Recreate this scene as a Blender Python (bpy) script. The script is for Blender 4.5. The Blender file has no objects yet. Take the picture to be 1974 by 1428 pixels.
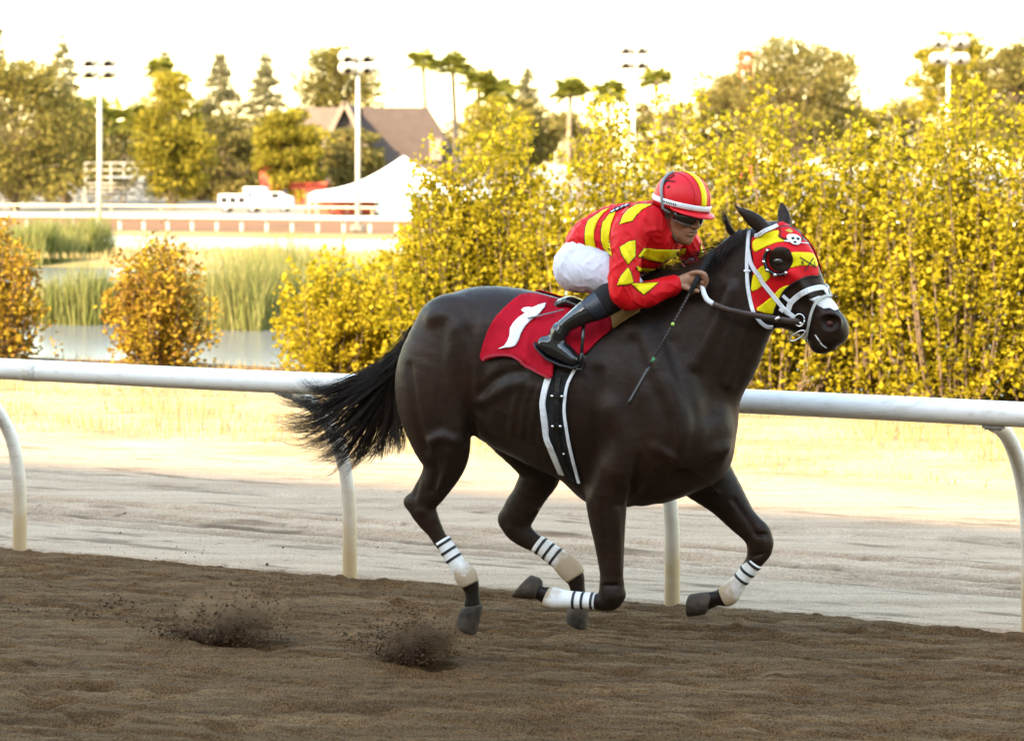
import bpy, bmesh, math, random
import numpy as np
from mathutils import Vector, Matrix, noise as mnoise
from mathutils.bvhtree import BVHTree
from mathutils.geometry import delaunay_2d_cdt

S = bpy.context.scene
COL = S.collection
rad = math.radians

# ---------------------------------------------------------------- camera, sky, sun, exposure
FPX, HZ, CX, CAMH = 3500.0, 325.0, 987.0, 2.23      # focal length, horizon row, centre column (photo pixels); eye height in metres
cam_d = bpy.data.cameras.new('camera')
cam_d.sensor_width = 36.0
cam_d.lens = 36.0 * FPX / 1974.0
cam_d.shift_y = -(714.0 - HZ) / 1974.0
cam_d.clip_start, cam_d.clip_end = 0.1, 4000.0
cam_d.dof.use_dof = True
cam_d.dof.focus_distance = 8.0
cam_d.dof.aperture_fstop = 3.1
cam = bpy.data.objects.new('camera', cam_d)
COL.objects.link(cam)
cam.location = (0, 0, CAMH)
cam.rotation_euler = (rad(90), 0, 0)
S.camera = cam

SUN_EL, SUN_AZ = 31.0, 36.0        # height; degrees to the left of straight behind the camera
world = bpy.data.worlds.new('World')
S.world = world
world.use_nodes = True
wn = world.node_tree.nodes
wl = world.node_tree.links
wn.clear()
sky = wn.new('ShaderNodeTexSky')
sky.sky_type = 'NISHITA'
sky.sun_disc = False
sky.sun_elevation = rad(SUN_EL)
sky.sun_rotation = rad(180.0 + SUN_AZ)
sky.air_density, sky.dust_density, sky.ozone_density = 1.75, 0.85, 0.0
bg = wn.new('ShaderNodeBackground')
bg.inputs['Strength'].default_value = 0.15
wo = wn.new('ShaderNodeOutputWorld')
wl.new(sky.outputs[0], bg.inputs['Color'])
wl.new(bg.outputs[0], wo.inputs['Surface'])

sun_d = bpy.data.lights.new('sun', 'SUN')
sun_d.energy = 3.8
sun_d.angle = rad(0.55)
sun_d.color = (1.0, 0.78, 0.46)
sun = bpy.data.objects.new('sun', sun_d)
COL.objects.link(sun)
_d = Vector((math.sin(rad(SUN_AZ)) * math.cos(rad(SUN_EL)), math.cos(rad(SUN_AZ)) * math.cos(rad(SUN_EL)), -math.sin(rad(SUN_EL))))
sun.rotation_euler = _d.to_track_quat('-Z', 'Y').to_euler()
sun.location = (-20, -30, 30)

S.view_settings.view_transform = 'Standard'
S.view_settings.look = 'None'
S.view_settings.exposure = 2.4
S.view_settings.gamma = 1.0
S.view_settings.use_curve_mapping = False
S.render.engine = 'CYCLES'
S.cycles.use_denoising = True
S.cycles.max_bounces = 6
S.cycles.diffuse_bounces = 3
S.cycles.transparent_max_bounces = 8
S.cycles.caustics_reflective = S.cycles.caustics_refractive = False

# ---------------------------------------------------------------- frames
AX = np.array([9687.0, -FPX]) / math.hypot(9687.0, FPX)      # along the track, the way the horse runs
NX = np.array([AX[1], -AX[0]])                               # across the track, towards the camera
GZ = -1.605                                                  # level of the ground beyond the far track
RAIL0 = np.array([0.0, 9.52])                                # foot of the rail posts on the camera's axis
O_H = np.array([0.26, 8.10])                                 # middle of the horse on the ground
TRACK_ANG = math.atan2(AX[1], AX[0])

def W(px, py, Y):
    return Vector(((px - CX) / FPX * Y, Y, CAMH + (HZ - py) / FPX * Y))

def gY(py, z=0.0):
    return FPX * (CAMH - z) / (py - HZ)

def U(px, py, l=0.0):
    """photo pixel -> point of the vertical plane along the track at l metres camera-side of the horse's middle; local x, y, z and metres per pixel"""
    dx, dz = (px - CX) / FPX, (HZ - py) / FPX
    k = (l + O_H @ NX) / (dx * NX[0] + NX[1])
    p = np.array([dx * k, k]) - O_H
    return np.array([p @ AX, -l, CAMH + dz * k]), k / FPX

H_MAT = Matrix.Translation((O_H[0], O_H[1], 0)) @ Matrix.Rotation(TRACK_ANG, 4, 'Z')
CAM_L = np.array(H_MAT.inverted() @ Vector((0, 0, CAMH)))

# ---------------------------------------------------------------- objects
def link(name, me, mat=None, parent=None, smooth=True):
    o = bpy.data.objects.new(name, me)
    COL.objects.link(o)
    if mat is not None and me is not None and len(me.materials) == 0:
        me.materials.append(mat)
    if parent is not None:
        o.parent = parent
    if smooth and me is not None and len(me.polygons):
        me.polygons.foreach_set('use_smooth', np.ones(len(me.polygons), dtype=bool))
    return o

def tag(o, label=None, cat=None, group=None, kind=None):
    if label: o['label'] = label
    if cat: o['category'] = cat
    if group: o['group'] = group
    if kind: o['kind'] = kind
    return o

def empty(name, loc=(0, 0, 0), label=None, cat=None, group=None, rz=0.0):
    o = bpy.data.objects.new(name, None)
    COL.objects.link(o)
    o.location = loc
    o.rotation_euler = (0, 0, rz)
    o.empty_display_size = 0.1
    return tag(o, label, cat, group)

def mesh_np(name, V, Fq):
    """V n x 3, Fq m x 3 or m x 4"""
    V = np.asarray(V, dtype=np.float32)
    Fq = np.asarray(Fq, dtype=np.int32)
    me = bpy.data.meshes.new(name)
    me.vertices.add(len(V))
    me.vertices.foreach_set('co', V.ravel())
    n = Fq.shape[1]
    me.loops.add(Fq.size)
    me.loops.foreach_set('vertex_index', Fq.ravel())
    me.polygons.add(len(Fq))
    me.polygons.foreach_set('loop_start', np.arange(0, Fq.size, n, dtype=np.int32))
    me.update(calc_edges=True)
    me.validate()
    return me

class MB:
    """collects boxes, tubes and lofts into one mesh"""
    def __init__(s):
        s.v, s.f, s.mi = [], [], []
        s.m = 0
    def add(s, vs, fs):
        b = len(s.v)
        s.v += [tuple(v) for v in vs]
        s.f += [tuple(b + i for i in f) for f in fs]
        s.mi += [s.m] * len(fs)
    def box(s, c, d, rz=0.0):
        x, y, z = [q / 2 for q in d]
        cs, sn = math.cos(rz), math.sin(rz)
        vs = []
        for X, Y, Z in ((-x,-y,-z),(x,-y,-z),(x,y,-z),(-x,y,-z),(-x,-y,z),(x,-y,z),(x,y,z),(-x,y,z)):
            vs.append((c[0] + X*cs - Y*sn, c[1] + X*sn + Y*cs, c[2] + Z))
        s.add(vs, [(3,2,1,0),(4,5,6,7),(0,1,5,4),(1,2,6,5),(2,3,7,6),(3,0,4,7)])
    def bar(s, a, b, w, h=None, up=(0, 0, 1)):
        a, b = Vector(a), Vector(b)
        h = h or w
        t = (b - a).normalized()
        sd = t.cross(Vector(up))
        if sd.length < 1e-4: sd = t.cross(Vector((1, 0, 0)))
        sd.normalize()
        u = sd.cross(t)
        vs = [p + sd*i*w/2 + u*j*h/2 for p in (a, b) for i, j in ((-1,-1),(1,-1),(1,1),(-1,1))]
        s.add(vs, [(3,2,1,0),(4,5,6,7),(0,1,5,4),(1,2,6,5),(2,3,7,6),(3,0,4,7)])
    def tube(s, pts, rs, n=8, cap=True, flat=None):
        """flat: (normals, ratio) squeezes the section along the given normals"""
        pts = [Vector(p) for p in pts]
        if not hasattr(rs, '__len__'): rs = [rs] * len(pts)
        b = len(s.v)
        nv = None
        for i, p in enumerate(pts):
            t = (pts[min(i+1, len(pts)-1)] - pts[max(i-1, 0)])
            t = t.normalized() if t.length > 1e-9 else Vector((0, 0, 1))
            if nv is None:
                nv = t.orthogonal().normalized()
            nv = (nv - t * nv.dot(t))
            nv = nv.normalized() if nv.length > 1e-6 else t.orthogonal().normalized()
            bi = t.cross(nv)
            for j in range(n):
                a = 2 * math.pi * j / n
                q = (nv * math.cos(a) + bi * math.sin(a)) * rs[i]
                if flat is not None:
                    fn = flat[0][i] if isinstance(flat[0], list) else flat[0]
                    q = q - fn * q.dot(fn) * (1 - flat[1])
                s.v.append(tuple(p + q))
        fs = []
        for i in range(len(pts) - 1):
            for j in range(n):
                k = (j + 1) % n
                fs.append((b+i*n+j, b+i*n+k, b+(i+1)*n+k, b+(i+1)*n+j))
        if cap:
            fs.append(tuple(b + j for j in range(n))[::-1])
            fs.append(tuple(b + (len(pts)-1)*n + j for j in range(n)))
        s.f += fs
        s.mi += [s.m] * len(fs)
    def loft(s, rings, cap=True):
        b = len(s.v)
        n = len(rings[0])
        for r in rings: s.v += [tuple(p) for p in r]
        fs = []
        for i in range(len(rings) - 1):
            for j in range(n):
                k = (j + 1) % n
                fs.append((b+i*n+j, b+i*n+k, b+(i+1)*n+k, b+(i+1)*n+j))
        if cap:
            fs.append(tuple(b + j for j in range(n))[::-1])
            fs.append(tuple(b + (len(rings)-1)*n + j for j in range(n)))
        s.f += fs
        s.mi += [s.m] * len(fs)
    def build(s, name, mat=None, parent=None, smooth=False, bevel=0.0):
        me = bpy.data.meshes.new(name)
        me.from_pydata(s.v, [], s.f)
        if isinstance(mat, (list, tuple)):
            for q in mat: me.materials.append(q)
            me.polygons.foreach_set('material_index', np.array(s.mi, dtype=np.int32))
            mat = None
        me.update()
        o = link(name, me, mat, parent, smooth)
        if bevel > 0:
            m = o.modifiers.new('bevel', 'BEVEL')
            m.width = bevel; m.segments = 2; m.limit_method = 'ANGLE'
        return o

# ---------------------------------------------------------------- materials
def srgb(r, g, b):
    return tuple(((c/255)/12.92 if c/255 <= 0.04045 else ((c/255+0.055)/1.055)**2.4) for c in (r, g, b)) + (1.0,)

class NT:
    def __init__(s, name):
        s.m = bpy.data.materials.new(name)
        s.m.use_nodes = True
        s.n, s.l = s.m.node_tree.nodes, s.m.node_tree.links
        s.b = s.n['Principled BSDF']
        s.out = s.n['Material Output']
    def new(s, t, **kw):
        nd = s.n.new(t)
        for k, v in kw.items():
            if hasattr(nd, k): setattr(nd, k, v)
            else: nd.inputs[k.replace('_', ' ')].default_value = v
        return nd
    def noise(s, scale, detail=4, rough=0.55, vec=None, dist=0.0):
        nd = s.new('ShaderNodeTexNoise')
        nd.inputs['Scale'].default_value = scale
        nd.inputs['Detail'].default_value = detail
        nd.inputs['Roughness'].default_value = rough
        nd.inputs['Distortion'].default_value = dist
        if vec is not None: s.l.new(vec, nd.inputs['Vector'])
        return nd
    def coord(s, out='Object', scale=None):
        tc = s.new('ShaderNodeTexCoord')
        if scale is None: return tc.outputs[out]
        mp = s.new('ShaderNodeMapping')
        mp.inputs['Scale'].default_value = scale
        s.l.new(tc.outputs[out], mp.inputs['Vector'])
        return mp.outputs[0]
    def ramp(s, fac, stops, interp='LINEAR'):
        r = s.new('ShaderNodeValToRGB')
        r.color_ramp.interpolation = interp
        e = r.color_ramp.elements
        while len(e) < len(stops): e.new(0.5)
        for q, (p, c) in zip(e, stops):
            q.position = p
            q.color = c if len(c) == 4 else tuple(c) + (1.0,)
        s.l.new(fac, r.inputs[0])
        return r.outputs[0]
    def mix(s, fac, a, b, blend='MIX'):
        m = s.new('ShaderNodeMix', data_type='RGBA', blend_type=blend)
        for i, v in ((0, fac), (6, a), (7, b)):
            if hasattr(v, 'default_value') or hasattr(v, 'is_linked'): s.l.new(v, m.inputs[i])
            else: m.inputs[i].default_value = v if i == 0 else (tuple(v) if len(v) == 4 else tuple(v) + (1.0,))
        return m.outputs[2]
    def bump(s, h, strength=0.3, dist=0.01):
        b = s.new('ShaderNodeBump')
        b.inputs['Strength'].default_value = strength
        b.inputs['Distance'].default_value = dist
        s.l.new(h, b.inputs['Height'])
        s.l.new(b.outputs[0], s.b.inputs['Normal'])
    def set(s, **kw):
        for k, v in kw.items():
            i = s.b.inputs[k.replace('_', ' ')]
            if hasattr(v, 'is_linked'): s.l.new(v, i)
            else: i.default_value = v
        return s

def simple(name, col, rough=0.6, var=0.12, scale=20.0, bump=0.0, bscale=60.0, metal=0.0, spec=0.5, sheen=0.0, coat=0.0):
    t = NT(name)
    v = t.coord()
    n = t.noise(scale, 3, 0.6, v)
    a = tuple(max(0, c * (1 - var)) for c in col[:3]) + (1.0,)
    b = tuple(min(1, c * (1 + var)) for c in col[:3]) + (1.0,)
    t.set(Base_Color=t.ramp(n.outputs[0], [(0.3, a), (0.7, b)]), Roughness=rough, Metallic=metal, Specular_IOR_Level=spec)
    if sheen: t.set(Sheen_Weight=sheen)
    if coat: t.set(Coat_Weight=coat, Coat_Roughness=0.15)
    if bump: t.bump(t.noise(bscale, 4, 0.6, v).outputs[0], bump, 0.01)
    return t.m

# ---------------------------------------------------------------- implicit surfaces: blended tapered chains and ellipsoids -> one continuous mesh
def catmull(P, sub):
    P = np.asarray(P, float)
    if len(P) < 2 or sub <= 1: return P
    Q = np.vstack([2*P[0]-P[1], P, 2*P[-1]-P[-2]])
    out = []
    for i in range(1, len(Q) - 2):
        for j in range(sub):
            t = j / sub
            a, b, c, d = Q[i-1], Q[i], Q[i+1], Q[i+2]
            out.append(0.5*((2*b) + (c-a)*t + (2*a-5*b+4*c-d)*t*t + (3*b-a-3*c+d)*t**3))
    out.append(P[-1])
    return np.array(out)

class SDF:
    """chains: rows x,y,z,r,w (w = half width along the lateral axis); k = blend distance"""
    def __init__(s, lo, hi, res):
        s.res = res
        s.lo = np.array(lo, float)
        s.n = np.ceil((np.array(hi, float) - s.lo) / res).astype(int) + 1
        s.F = np.full(tuple(s.n), 0.5, dtype=np.float32)
        s.ax = [(s.lo[i] + res * np.arange(s.n[i])).astype(np.float32) for i in range(3)]
    def sub(s, lo, hi):
        a = np.maximum(np.floor((lo - s.lo) / s.res).astype(int), 0)
        b = np.minimum(np.ceil((hi - s.lo) / s.res).astype(int) + 1, s.n)
        if np.any(b <= a): return None
        return tuple(slice(p, q) for p, q in zip(a, b))
    def pts(s, sl):
        return (s.ax[0][sl[0]][:, None, None], s.ax[1][sl[1]][None, :, None], s.ax[2][sl[2]][None, None, :])
    def blend(s, sl, d, k, mode):
        A = s.F[sl]
        if mode == 'add':
            if k > 0:
                h = np.maximum(k - np.abs(A - d), 0) / k
                s.F[sl] = np.minimum(A, d) - h*h*k*0.25
            else: s.F[sl] = np.minimum(A, d)
        else:
            if k > 0:
                h = np.maximum(k - np.abs(A + d), 0) / k
                s.F[sl] = np.maximum(A, -d) + h*h*k*0.25
            else: s.F[sl] = np.maximum(A, -d)
    def chain(s, P, k=0.03, sub=3, lat=(0, 1, 0), mode='add'):
        P = catmull(P, sub).astype(np.float32)
        P[:, 3:] = np.maximum(P[:, 3:], 0.0015)
        lat = np.array(lat, np.float32); lat /= np.linalg.norm(lat)
        R = np.max(P[:, 3:], axis=1)
        mg = k + 3*s.res
        lo, hi = (P[:, :3] - R[:, None]).min(0) - mg, (P[:, :3] + R[:, None]).max(0) + mg
        big = s.sub(lo, hi)
        if big is None: return
        D = np.full(tuple(q.stop - q.start for q in big), 0.5, dtype=np.float32)
        for i in range(len(P) - 1):
            A, B = P[i], P[i+1]
            r = max(R[i], R[i+1])
            sl = s.sub(np.minimum(A[:3], B[:3]) - r - mg, np.maximum(A[:3], B[:3]) + r + mg)
            if sl is None: continue
            sl = tuple(slice(max(a.start, b.start), min(a.stop, b.stop)) for a, b in zip(sl, big))
            if any(a.stop <= a.start for a in sl): continue
            x, y, z = s.pts(sl)
            ab = B[:3] - A[:3]
            L = float(ab @ ab) + 1e-12
            X, Y, Z = x - A[0], y - A[1], z - A[2]
            t = np.clip((X*ab[0] + Y*ab[1] + Z*ab[2]) / L, 0, 1)
            dx, dy, dz = X - t*ab[0], Y - t*ab[1], Z - t*ab[2]
            rr = A[3] + t*(B[3]-A[3])
            ww = A[4] + t*(B[4]-A[4])
            q = dx*lat[0] + dy*lat[1] + dz*lat[2]
            g = rr / ww
            d2 = dx*dx + dy*dy + dz*dz + q*q*(g*g - 1)
            d = (np.sqrt(np.maximum(d2, 1e-12)) - rr) / np.maximum(1.0, np.sqrt(g))
            loc = tuple(slice(a.start - b.start, a.stop - b.start) for a, b in zip(sl, big))
            D[loc] = np.minimum(D[loc], d)
        s.blend(big, D, k, mode)
    def ell(s, c, radii, rot=None, k=0.03, mode='add'):
        """rot: 3x3 whose rows are the ellipsoid's axes"""
        c = np.array(c, np.float32); radii = np.array(radii, np.float32)
        rot = np.eye(3, dtype=np.float32) if rot is None else np.array(rot, np.float32)
        ext = np.sqrt(((rot * radii[:, None])**2).sum(0)) + k + 3*s.res
        sl = s.sub(c - ext, c + ext)
        if sl is None: return
        x, y, z = s.pts(sl)
        X, Y, Z = x - c[0], y - c[1], z - c[2]
        k0 = k1 = 0
        for i in range(3):
            q = X*rot[i,0] + Y*rot[i,1] + Z*rot[i,2]
            k0 = k0 + (q/radii[i])**2
            k1 = k1 + (q/radii[i]**2)**2
        k0, k1 = np.sqrt(k0), np.sqrt(k1) + 1e-9
        s.blend(sl, k0*(k0-1)/k1, k, mode)
    def mesh(s, name, smooth_it=1):
        F, n = s.F, s.n
        ins = F < 0
        c = tuple(n - 1)
        cnt = np.zeros(c, dtype=np.int8)
        offs = [(i, j, k) for i in (0, 1) for j in (0, 1) for k in (0, 1)]
        for i, j, k in offs:
            cnt += ins[i:i+c[0], j:j+c[1], k:k+c[2]]
        act = np.argwhere((cnt > 0) & (cnt < 8))
        vid = np.full(c, -1, dtype=np.int32)
        vid[act[:, 0], act[:, 1], act[:, 2]] = np.arange(len(act))
        vals = {o: F[act[:, 0]+o[0], act[:, 1]+o[1], act[:, 2]+o[2]] for o in offs}
        acc = np.zeros((len(act), 3), np.float32); num = np.zeros(len(act), np.float32)
        for a in offs:
            for ax_ in range(3):
                if a[ax_]: continue
                b = list(a); b[ax_] = 1; b = tuple(b)
                fa, fb = vals[a], vals[b]
                m = (fa < 0) != (fb < 0)
                t = np.where(m, fa / np.where(m, fa - fb, 1), 0)
                for d in range(3):
                    acc[:, d] += m * (a[d] + (t if d == ax_ else 0))
                num += m
        V = s.lo + (act + acc / num[:, None]) * s.res
        quads = []
        for ax_ in range(3):
            u, w = (ax_ + 1) % 3, (ax_ + 2) % 3
            sl0 = [slice(None)]*3; sl1 = [slice(None)]*3
            sl0[ax_] = slice(0, n[ax_]-1); sl1[ax_] = slice(1, n[ax_])
            A, B = ins[tuple(sl0)], ins[tuple(sl1)]
            e = np.argwhere(A != B)
            e = e[(e[:, u] > 0) & (e[:, w] > 0) & (e[:, u] < n[u]-1) & (e[:, w] < n[w]-1)]
            ina = A[e[:, 0], e[:, 1], e[:, 2]]
            q = []
            for du, dw in ((-1, -1), (0, -1), (0, 0), (-1, 0)):
                p = e.copy(); p[:, u] += du; p[:, w] += dw
                q.append(vid[p[:, 0], p[:, 1], p[:, 2]])
            q = np.stack(q, 1)
            q[~ina] = q[~ina][:, ::-1]
            quads.append(q)
        Q = np.vstack(quads)
        for _ in range(smooth_it):          # light Laplacian fairing
            sm = np.zeros_like(V); ct = np.zeros(len(V))
            for a in range(4):
                b = (a + 1) % 4
                np.add.at(sm, Q[:, a], V[Q[:, b]]); np.add.at(ct, Q[:, a], 1)
                np.add.at(sm, Q[:, b], V[Q[:, a]]); np.add.at(ct, Q[:, b], 1)
            V = V*0.5 + 0.5*sm/np.maximum(ct, 1)[:, None]
        return mesh_np(name, V, Q)
# ================================================================ ground, track, pond
def T2W(u, v, z=0.0):
    """track frame: u metres along the track from the camera's axis, v metres beyond the foot of the rail"""
    p = RAIL0 + u * AX - v * NX
    return Vector((p[0], p[1], z))

def px2uv(px, py, z=0.0):
    Y = gY(py, z)
    p = np.array([(px - CX) / FPX * Y, Y]) - RAIL0
    return p @ AX, -(p @ NX)

def pxv2u(px, v):
    """u of the point at photo column px on the line v"""
    dx = (px - CX) / FPX
    # RAIL0 + u AX - v NX = k (dx, 1)
    A = np.array([[AX[0], -dx], [AX[1], -1.0]])
    b = v * NX - RAIL0
    return np.linalg.solve(A, b)[0]

_rng = np.random.RandomState(5)
_TAB = _rng.rand(256, 256).astype(np.float32)
def vnoise(x, y, seed=0):
    x = x + seed * 17.31; y = y + seed * 7.77
    i, j = np.floor(x).astype(int), np.floor(y).astype(int)
    fx, fy = x - i, y - j
    fx, fy = fx*fx*(3-2*fx), fy*fy*(3-2*fy)
    g = lambda a, b: _TAB[a % 256, b % 256]
    return (g(i,j)*(1-fx)+g(i+1,j)*fx)*(1-fy) + (g(i,j+1)*(1-fx)+g(i+1,j+1)*fx)*fy
def fbm(x, y, oct=4, seed=0):
    a, s, t = 0.5, 0.0, 0.0
    for o in range(oct):
        s = s + a * vnoise(x, y, seed + o); t += a
        x, y, a = x*2.03, y*2.03, a*0.5
    return s / t

def uv_grid(name, us, vs, zf, mat):
    Um, Vm = np.meshgrid(us, vs, indexing='ij')
    Z = zf(Um, Vm)
    X = RAIL0[0] + Um*AX[0] - Vm*NX[0]
    Y = RAIL0[1] + Um*AX[1] - Vm*NX[1]
    nu, nv = len(us), len(vs)
    idx = np.arange(nu*nv).reshape(nu, nv)
    Q = np.stack([idx[:-1,:-1], idx[1:,:-1], idx[1:,1:], idx[:-1,1:]], -1).reshape(-1, 4)
    o = link(name, mesh_np(name, np.stack([X, Y, Z], -1).reshape(-1, 3), Q), mat)
    tag(o, kind='structure')
    return o

# materials -------------------------------------------------------
def soil(name, c0, c1, c2, scale, bump, bscale, stretch=(1, 1, 1), bd=0.02, fine=90.0, grain=0.4):
    t = NT(name)
    tc = t.coord()
    rot = t.new('ShaderNodeMapping')
    rot.inputs['Rotation'].default_value = (0, 0, -TRACK_ANG)
    rot.inputs['Scale'].default_value = stretch
    t.l.new(tc, rot.inputs['Vector'])
    v = rot.outputs[0]
    n1 = t.noise(scale, 6, 0.62, v)
    n2 = t.noise(fine, 3, 0.6, tc)
    c = t.ramp(n1.outputs[0], [(0.30, c0), (0.52, c1), (0.72, c2)])
    c = t.mix(grain, c, t.ramp(n2.outputs[0], [(0.32, (0.30, 0.29, 0.27)), (0.5, (1, 1, 1)), (0.68, (1.6, 1.62, 1.65))]), 'MULTIPLY')
    t.set(Base_Color=c, Roughness=0.95, Specular_IOR_Level=0.15)
    t.bump(t.noise(bscale, 5, 0.65, v).outputs[0], bump, bd)
    return t

M = {}
M['track'] = soil('track_dirt', (.064,.034,.0135), (.122,.068,.029), (.20,.12,.057), 6.0, 1.0, 60.0, (0.12, 2.2, 1), 0.012, 120.0, 0.85).m
_pm = soil('packed_dirt', (.295,.203,.128), (.395,.285,.190), (.44,.328,.226), 3.0, 0.5, 30.0, (0.10, 2.6, 1), 0.008, 70.0, 0.40)
_at = _pm.new('ShaderNodeAttribute'); _at.attribute_name = 'rut'
_c = _pm.b.inputs['Base Color'].links[0].from_socket
_pm.l.new(_pm.mix(_at.outputs['Fac'], _c, (.125,.082,.050)), _pm.b.inputs['Base Color'])
M['path'] = _pm.m
M['verge'] = soil('straw_ground', (.25,.17,.085), (.36,.285,.175), (.42,.35,.24), 2.4, 0.6, 20.0, (0.3, 1.3, 1), 0.03, 60.0).m
M['bank'] = soil('dry_bank', (.19,.14,.05), (.26,.195,.08), (.30,.235,.115), 0.4, 0.6, 6.0, (0.4, 1.3, 1), 0.05, 20.0).m
M['fartrack'] = soil('far_track_dirt', (.13,.062,.030), (.17,.085,.043), (.20,.105,.055), 0.5, 0.3, 5.0, (0.1, 1.5, 1), 0.02, 20.0).m
M['farground'] = soil('pale_pavement', (.22,.19,.15), (.26,.23,.185), (.30,.26,.21), 0.1, 0.2, 3.0, (1, 1, 1), 0.02, 10.0).m

# near track: harrowed, pitted with hoof marks
rs = np.random.RandomState(11)
PITS = [(rs.uniform(-4.2, 4.2), -rs.uniform(0.35, 3.1), rs.uniform(.04, .08), rs.uniform(.010, .024)) for _ in range(80)]
for px, py, r, d in ((85,1350,.13,.045),(170,1322,.11,.04),(180,1385,.13,.045),(330,1330,.1,.035),(540,1360,.12,.035),(720,1370,.12,.03),(1080,1360,.14,.04),(1380,1385,.12,.035),(800,1295,.13,.05),(1520,1330,.1,.03),(960,1400,.12,.04),(450,1400,.12,.04),(1700,1400,.12,.035)):
    u_, v_ = px2uv(px, py)
    PITS.append((u_, v_, r*.55, d*.75))
    PITS.append((u_+r*.6, v_+r*.25, r*.35, d*.6))
def track_z(Um, Vm):
    wob = (fbm(Um*0.8, Vm*1.3, 3, 3) - .5) * 0.5
    st = Vm + wob*.10
    z = 0.016 * (fbm(Um*1.1, st*26.0, 3, 1) - .5)
    z += 0.010 * (fbm(Um*1.8, st*48.0, 3, 17) - .5)
    z += 0.016 * (fbm(Um*24, Vm*44, 4, 21) - .5)
    z -= 0.026 * np.clip((fbm(Um*2.4, st*34, 3, 77) - .55)*6, 0, 1)
    z += 0.004 * (fbm(Um*1.3, Vm*2.6, 3, 9) - .5)
    z += 0.08 * np.maximum(fbm(Um*9, Vm*15, 3, 31) - .68, 0)
    for u0, v0, r, d in PITS:
        q = ((Um-u0)/(r*1.5))**2 + ((Vm-v0)/r)**2
        z += -d*1.5*np.exp(-q**1.6*.8)*(.75+.5*fbm(Um*18, Vm*24, 2, 55)) + d*0.22*np.exp(-(np.sqrt(q)-1.4)**2*6)*fbm(Um*15, Vm*20, 2, 56)*1.6
    edge = np.clip((Vm + 0.55) / 0.5, 0, 1)
    z += edge * (0.020 + 0.022*(fbm(Um*6, Vm*9, 4, 14)-.45))
    z = np.where(Vm > -0.02, np.minimum(z, 0.055 - (Vm+0.02)*1.5), z)
    far = (np.abs(Um) > 5.0) | (Vm < -3.6)
    return np.where(far, -0.01, z)
us = np.concatenate([[-400,-120,-40,-15,-8], np.arange(-5, 5.001, 0.016), [8,15,40,120,400]])
vs = np.concatenate([[-27.5,-20,-12,-7,-5], np.arange(-3.6, 0.121, 0.009)])
uv_grid('track', us, vs, track_z, M['track'])

# packed path beyond the rail with wheel ruts
RUTS = [(px2uv(760, 1012)[1], .030, .045), (px2uv(760, 1034)[1], .034, .055), (px2uv(760, 1054)[1], .012, .025), (px2uv(760, 968)[1], .012, .05), (px2uv(1600, 1108)[1], .020, .045), (px2uv(1600, 1122)[1], .014, .03)]
def path_z(Um, Vm):
    z = 0.006*(fbm(Um*2.0, Vm*9, 4, 2)-.5) + 0.012*(fbm(Um*9, Vm*20, 3, 41)-.5) - .02*np.maximum(fbm(Um*4, Vm*12, 3, 43)-.66, 0)
    for v0, dd, wd in RUTS:
        vv = Vm - v0 - 0.06*(fbm(Um*.5, Um*0+v0, 2, 5)-.5)
        z += -dd*np.exp(-(vv/wd)**2) + dd*.6*np.exp(-((np.abs(vv)-wd*1.8)/(wd*.7))**2)*(.3+fbm(Um*6, Vm*8, 3, 8))
    return z + np.where(Vm < 0.1, -0.03, 0)
us2 = np.concatenate([[-400,-120,-40,-15], np.arange(-8, 6.001, 0.03), [15,40,120,400]])
vs2 = np.arange(-0.2, 3.66, 0.02)
path_o = uv_grid('path', us2, vs2, path_z, M['path'])
Um, Vm = np.meshgrid(us2, vs2, indexing='ij')
rut = 0
for v0, dd, wd in RUTS:
    vv = Vm - v0 - 0.06*(fbm(Um*.5, Um*0+v0, 2, 5)-.5)
    rut = rut + dd/.034*np.exp(-(vv/(wd*1.1))**2)*np.clip((fbm(Um*2.2, Vm*18, 3, 91)-.30)*2.6, 0, 1)
rut = rut + .75*np.clip((fbm(Um*1.6, Vm*16, 4, 95)-.63)*7, 0, 1) + .8*np.clip((fbm(Um*14, Vm*26, 2, 96)-.80)*9, 0, 1)
path_o.data.attributes.new('rut', 'FLOAT', 'POINT').data.foreach_set('value', np.clip(rut, 0, .9).astype(np.float32).ravel())

def verge_z(Um, Vm):
    z = 0.03*(fbm(Um*1.5, Vm*3, 4, 4)-.5) + 0.05*np.maximum(fbm(Um*5, Vm*7, 3, 51)-.55, 0)
    z = np.where(Vm < 3.8, -0.006, z)
    return np.where(Vm > 9.2, z - (Vm-9.2)*0.35, z)
us3 = np.concatenate([[-400,-120,-40], np.arange(-14, 9.001, 0.06), [20,60,400]])
uv_grid('verge_ground', us3, np.concatenate([np.arange(3.6, 9.3, 0.06), [9.8, 10.6, 12]]), verge_z, M['verge'])

# pond
t = NT('pond_water')
nw = t.noise(3.0, 3, 0.5, t.coord('Object', (1, 3, 1)))
t.set(Base_Color=(.13,.135,.135,1), Roughness=0.22, Specular_IOR_Level=0.6, IOR=1.33)
t.bump(nw.outputs[0], 0.25, 0.02)
M['water'] = t.m
uv_grid('pond_water', np.array([-400., 400.]), np.array([9.6, 50.]), lambda a, b: a*0 - 0.30, M['water'])
def bank_z(Um, Vm):
    z = -0.12 - (Vm-34)*0.0276 + 0.15*(fbm(Um*.3, Vm*.4, 3, 6)-.5)
    z = np.where(Vm < 34, -.42 + .30*np.clip((Vm-29)/5, 0, 1) + .1*(fbm(Um*.3, Vm*.4, 3, 6)-.5), z)
    return np.where(Vm > 88, -1.62, z)
uv_grid('far_bank', np.concatenate([[-400], np.arange(-60, 40.1, 1.0), [400]]), np.arange(28.5, 90.1, 0.8), bank_z, M['bank'])
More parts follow.
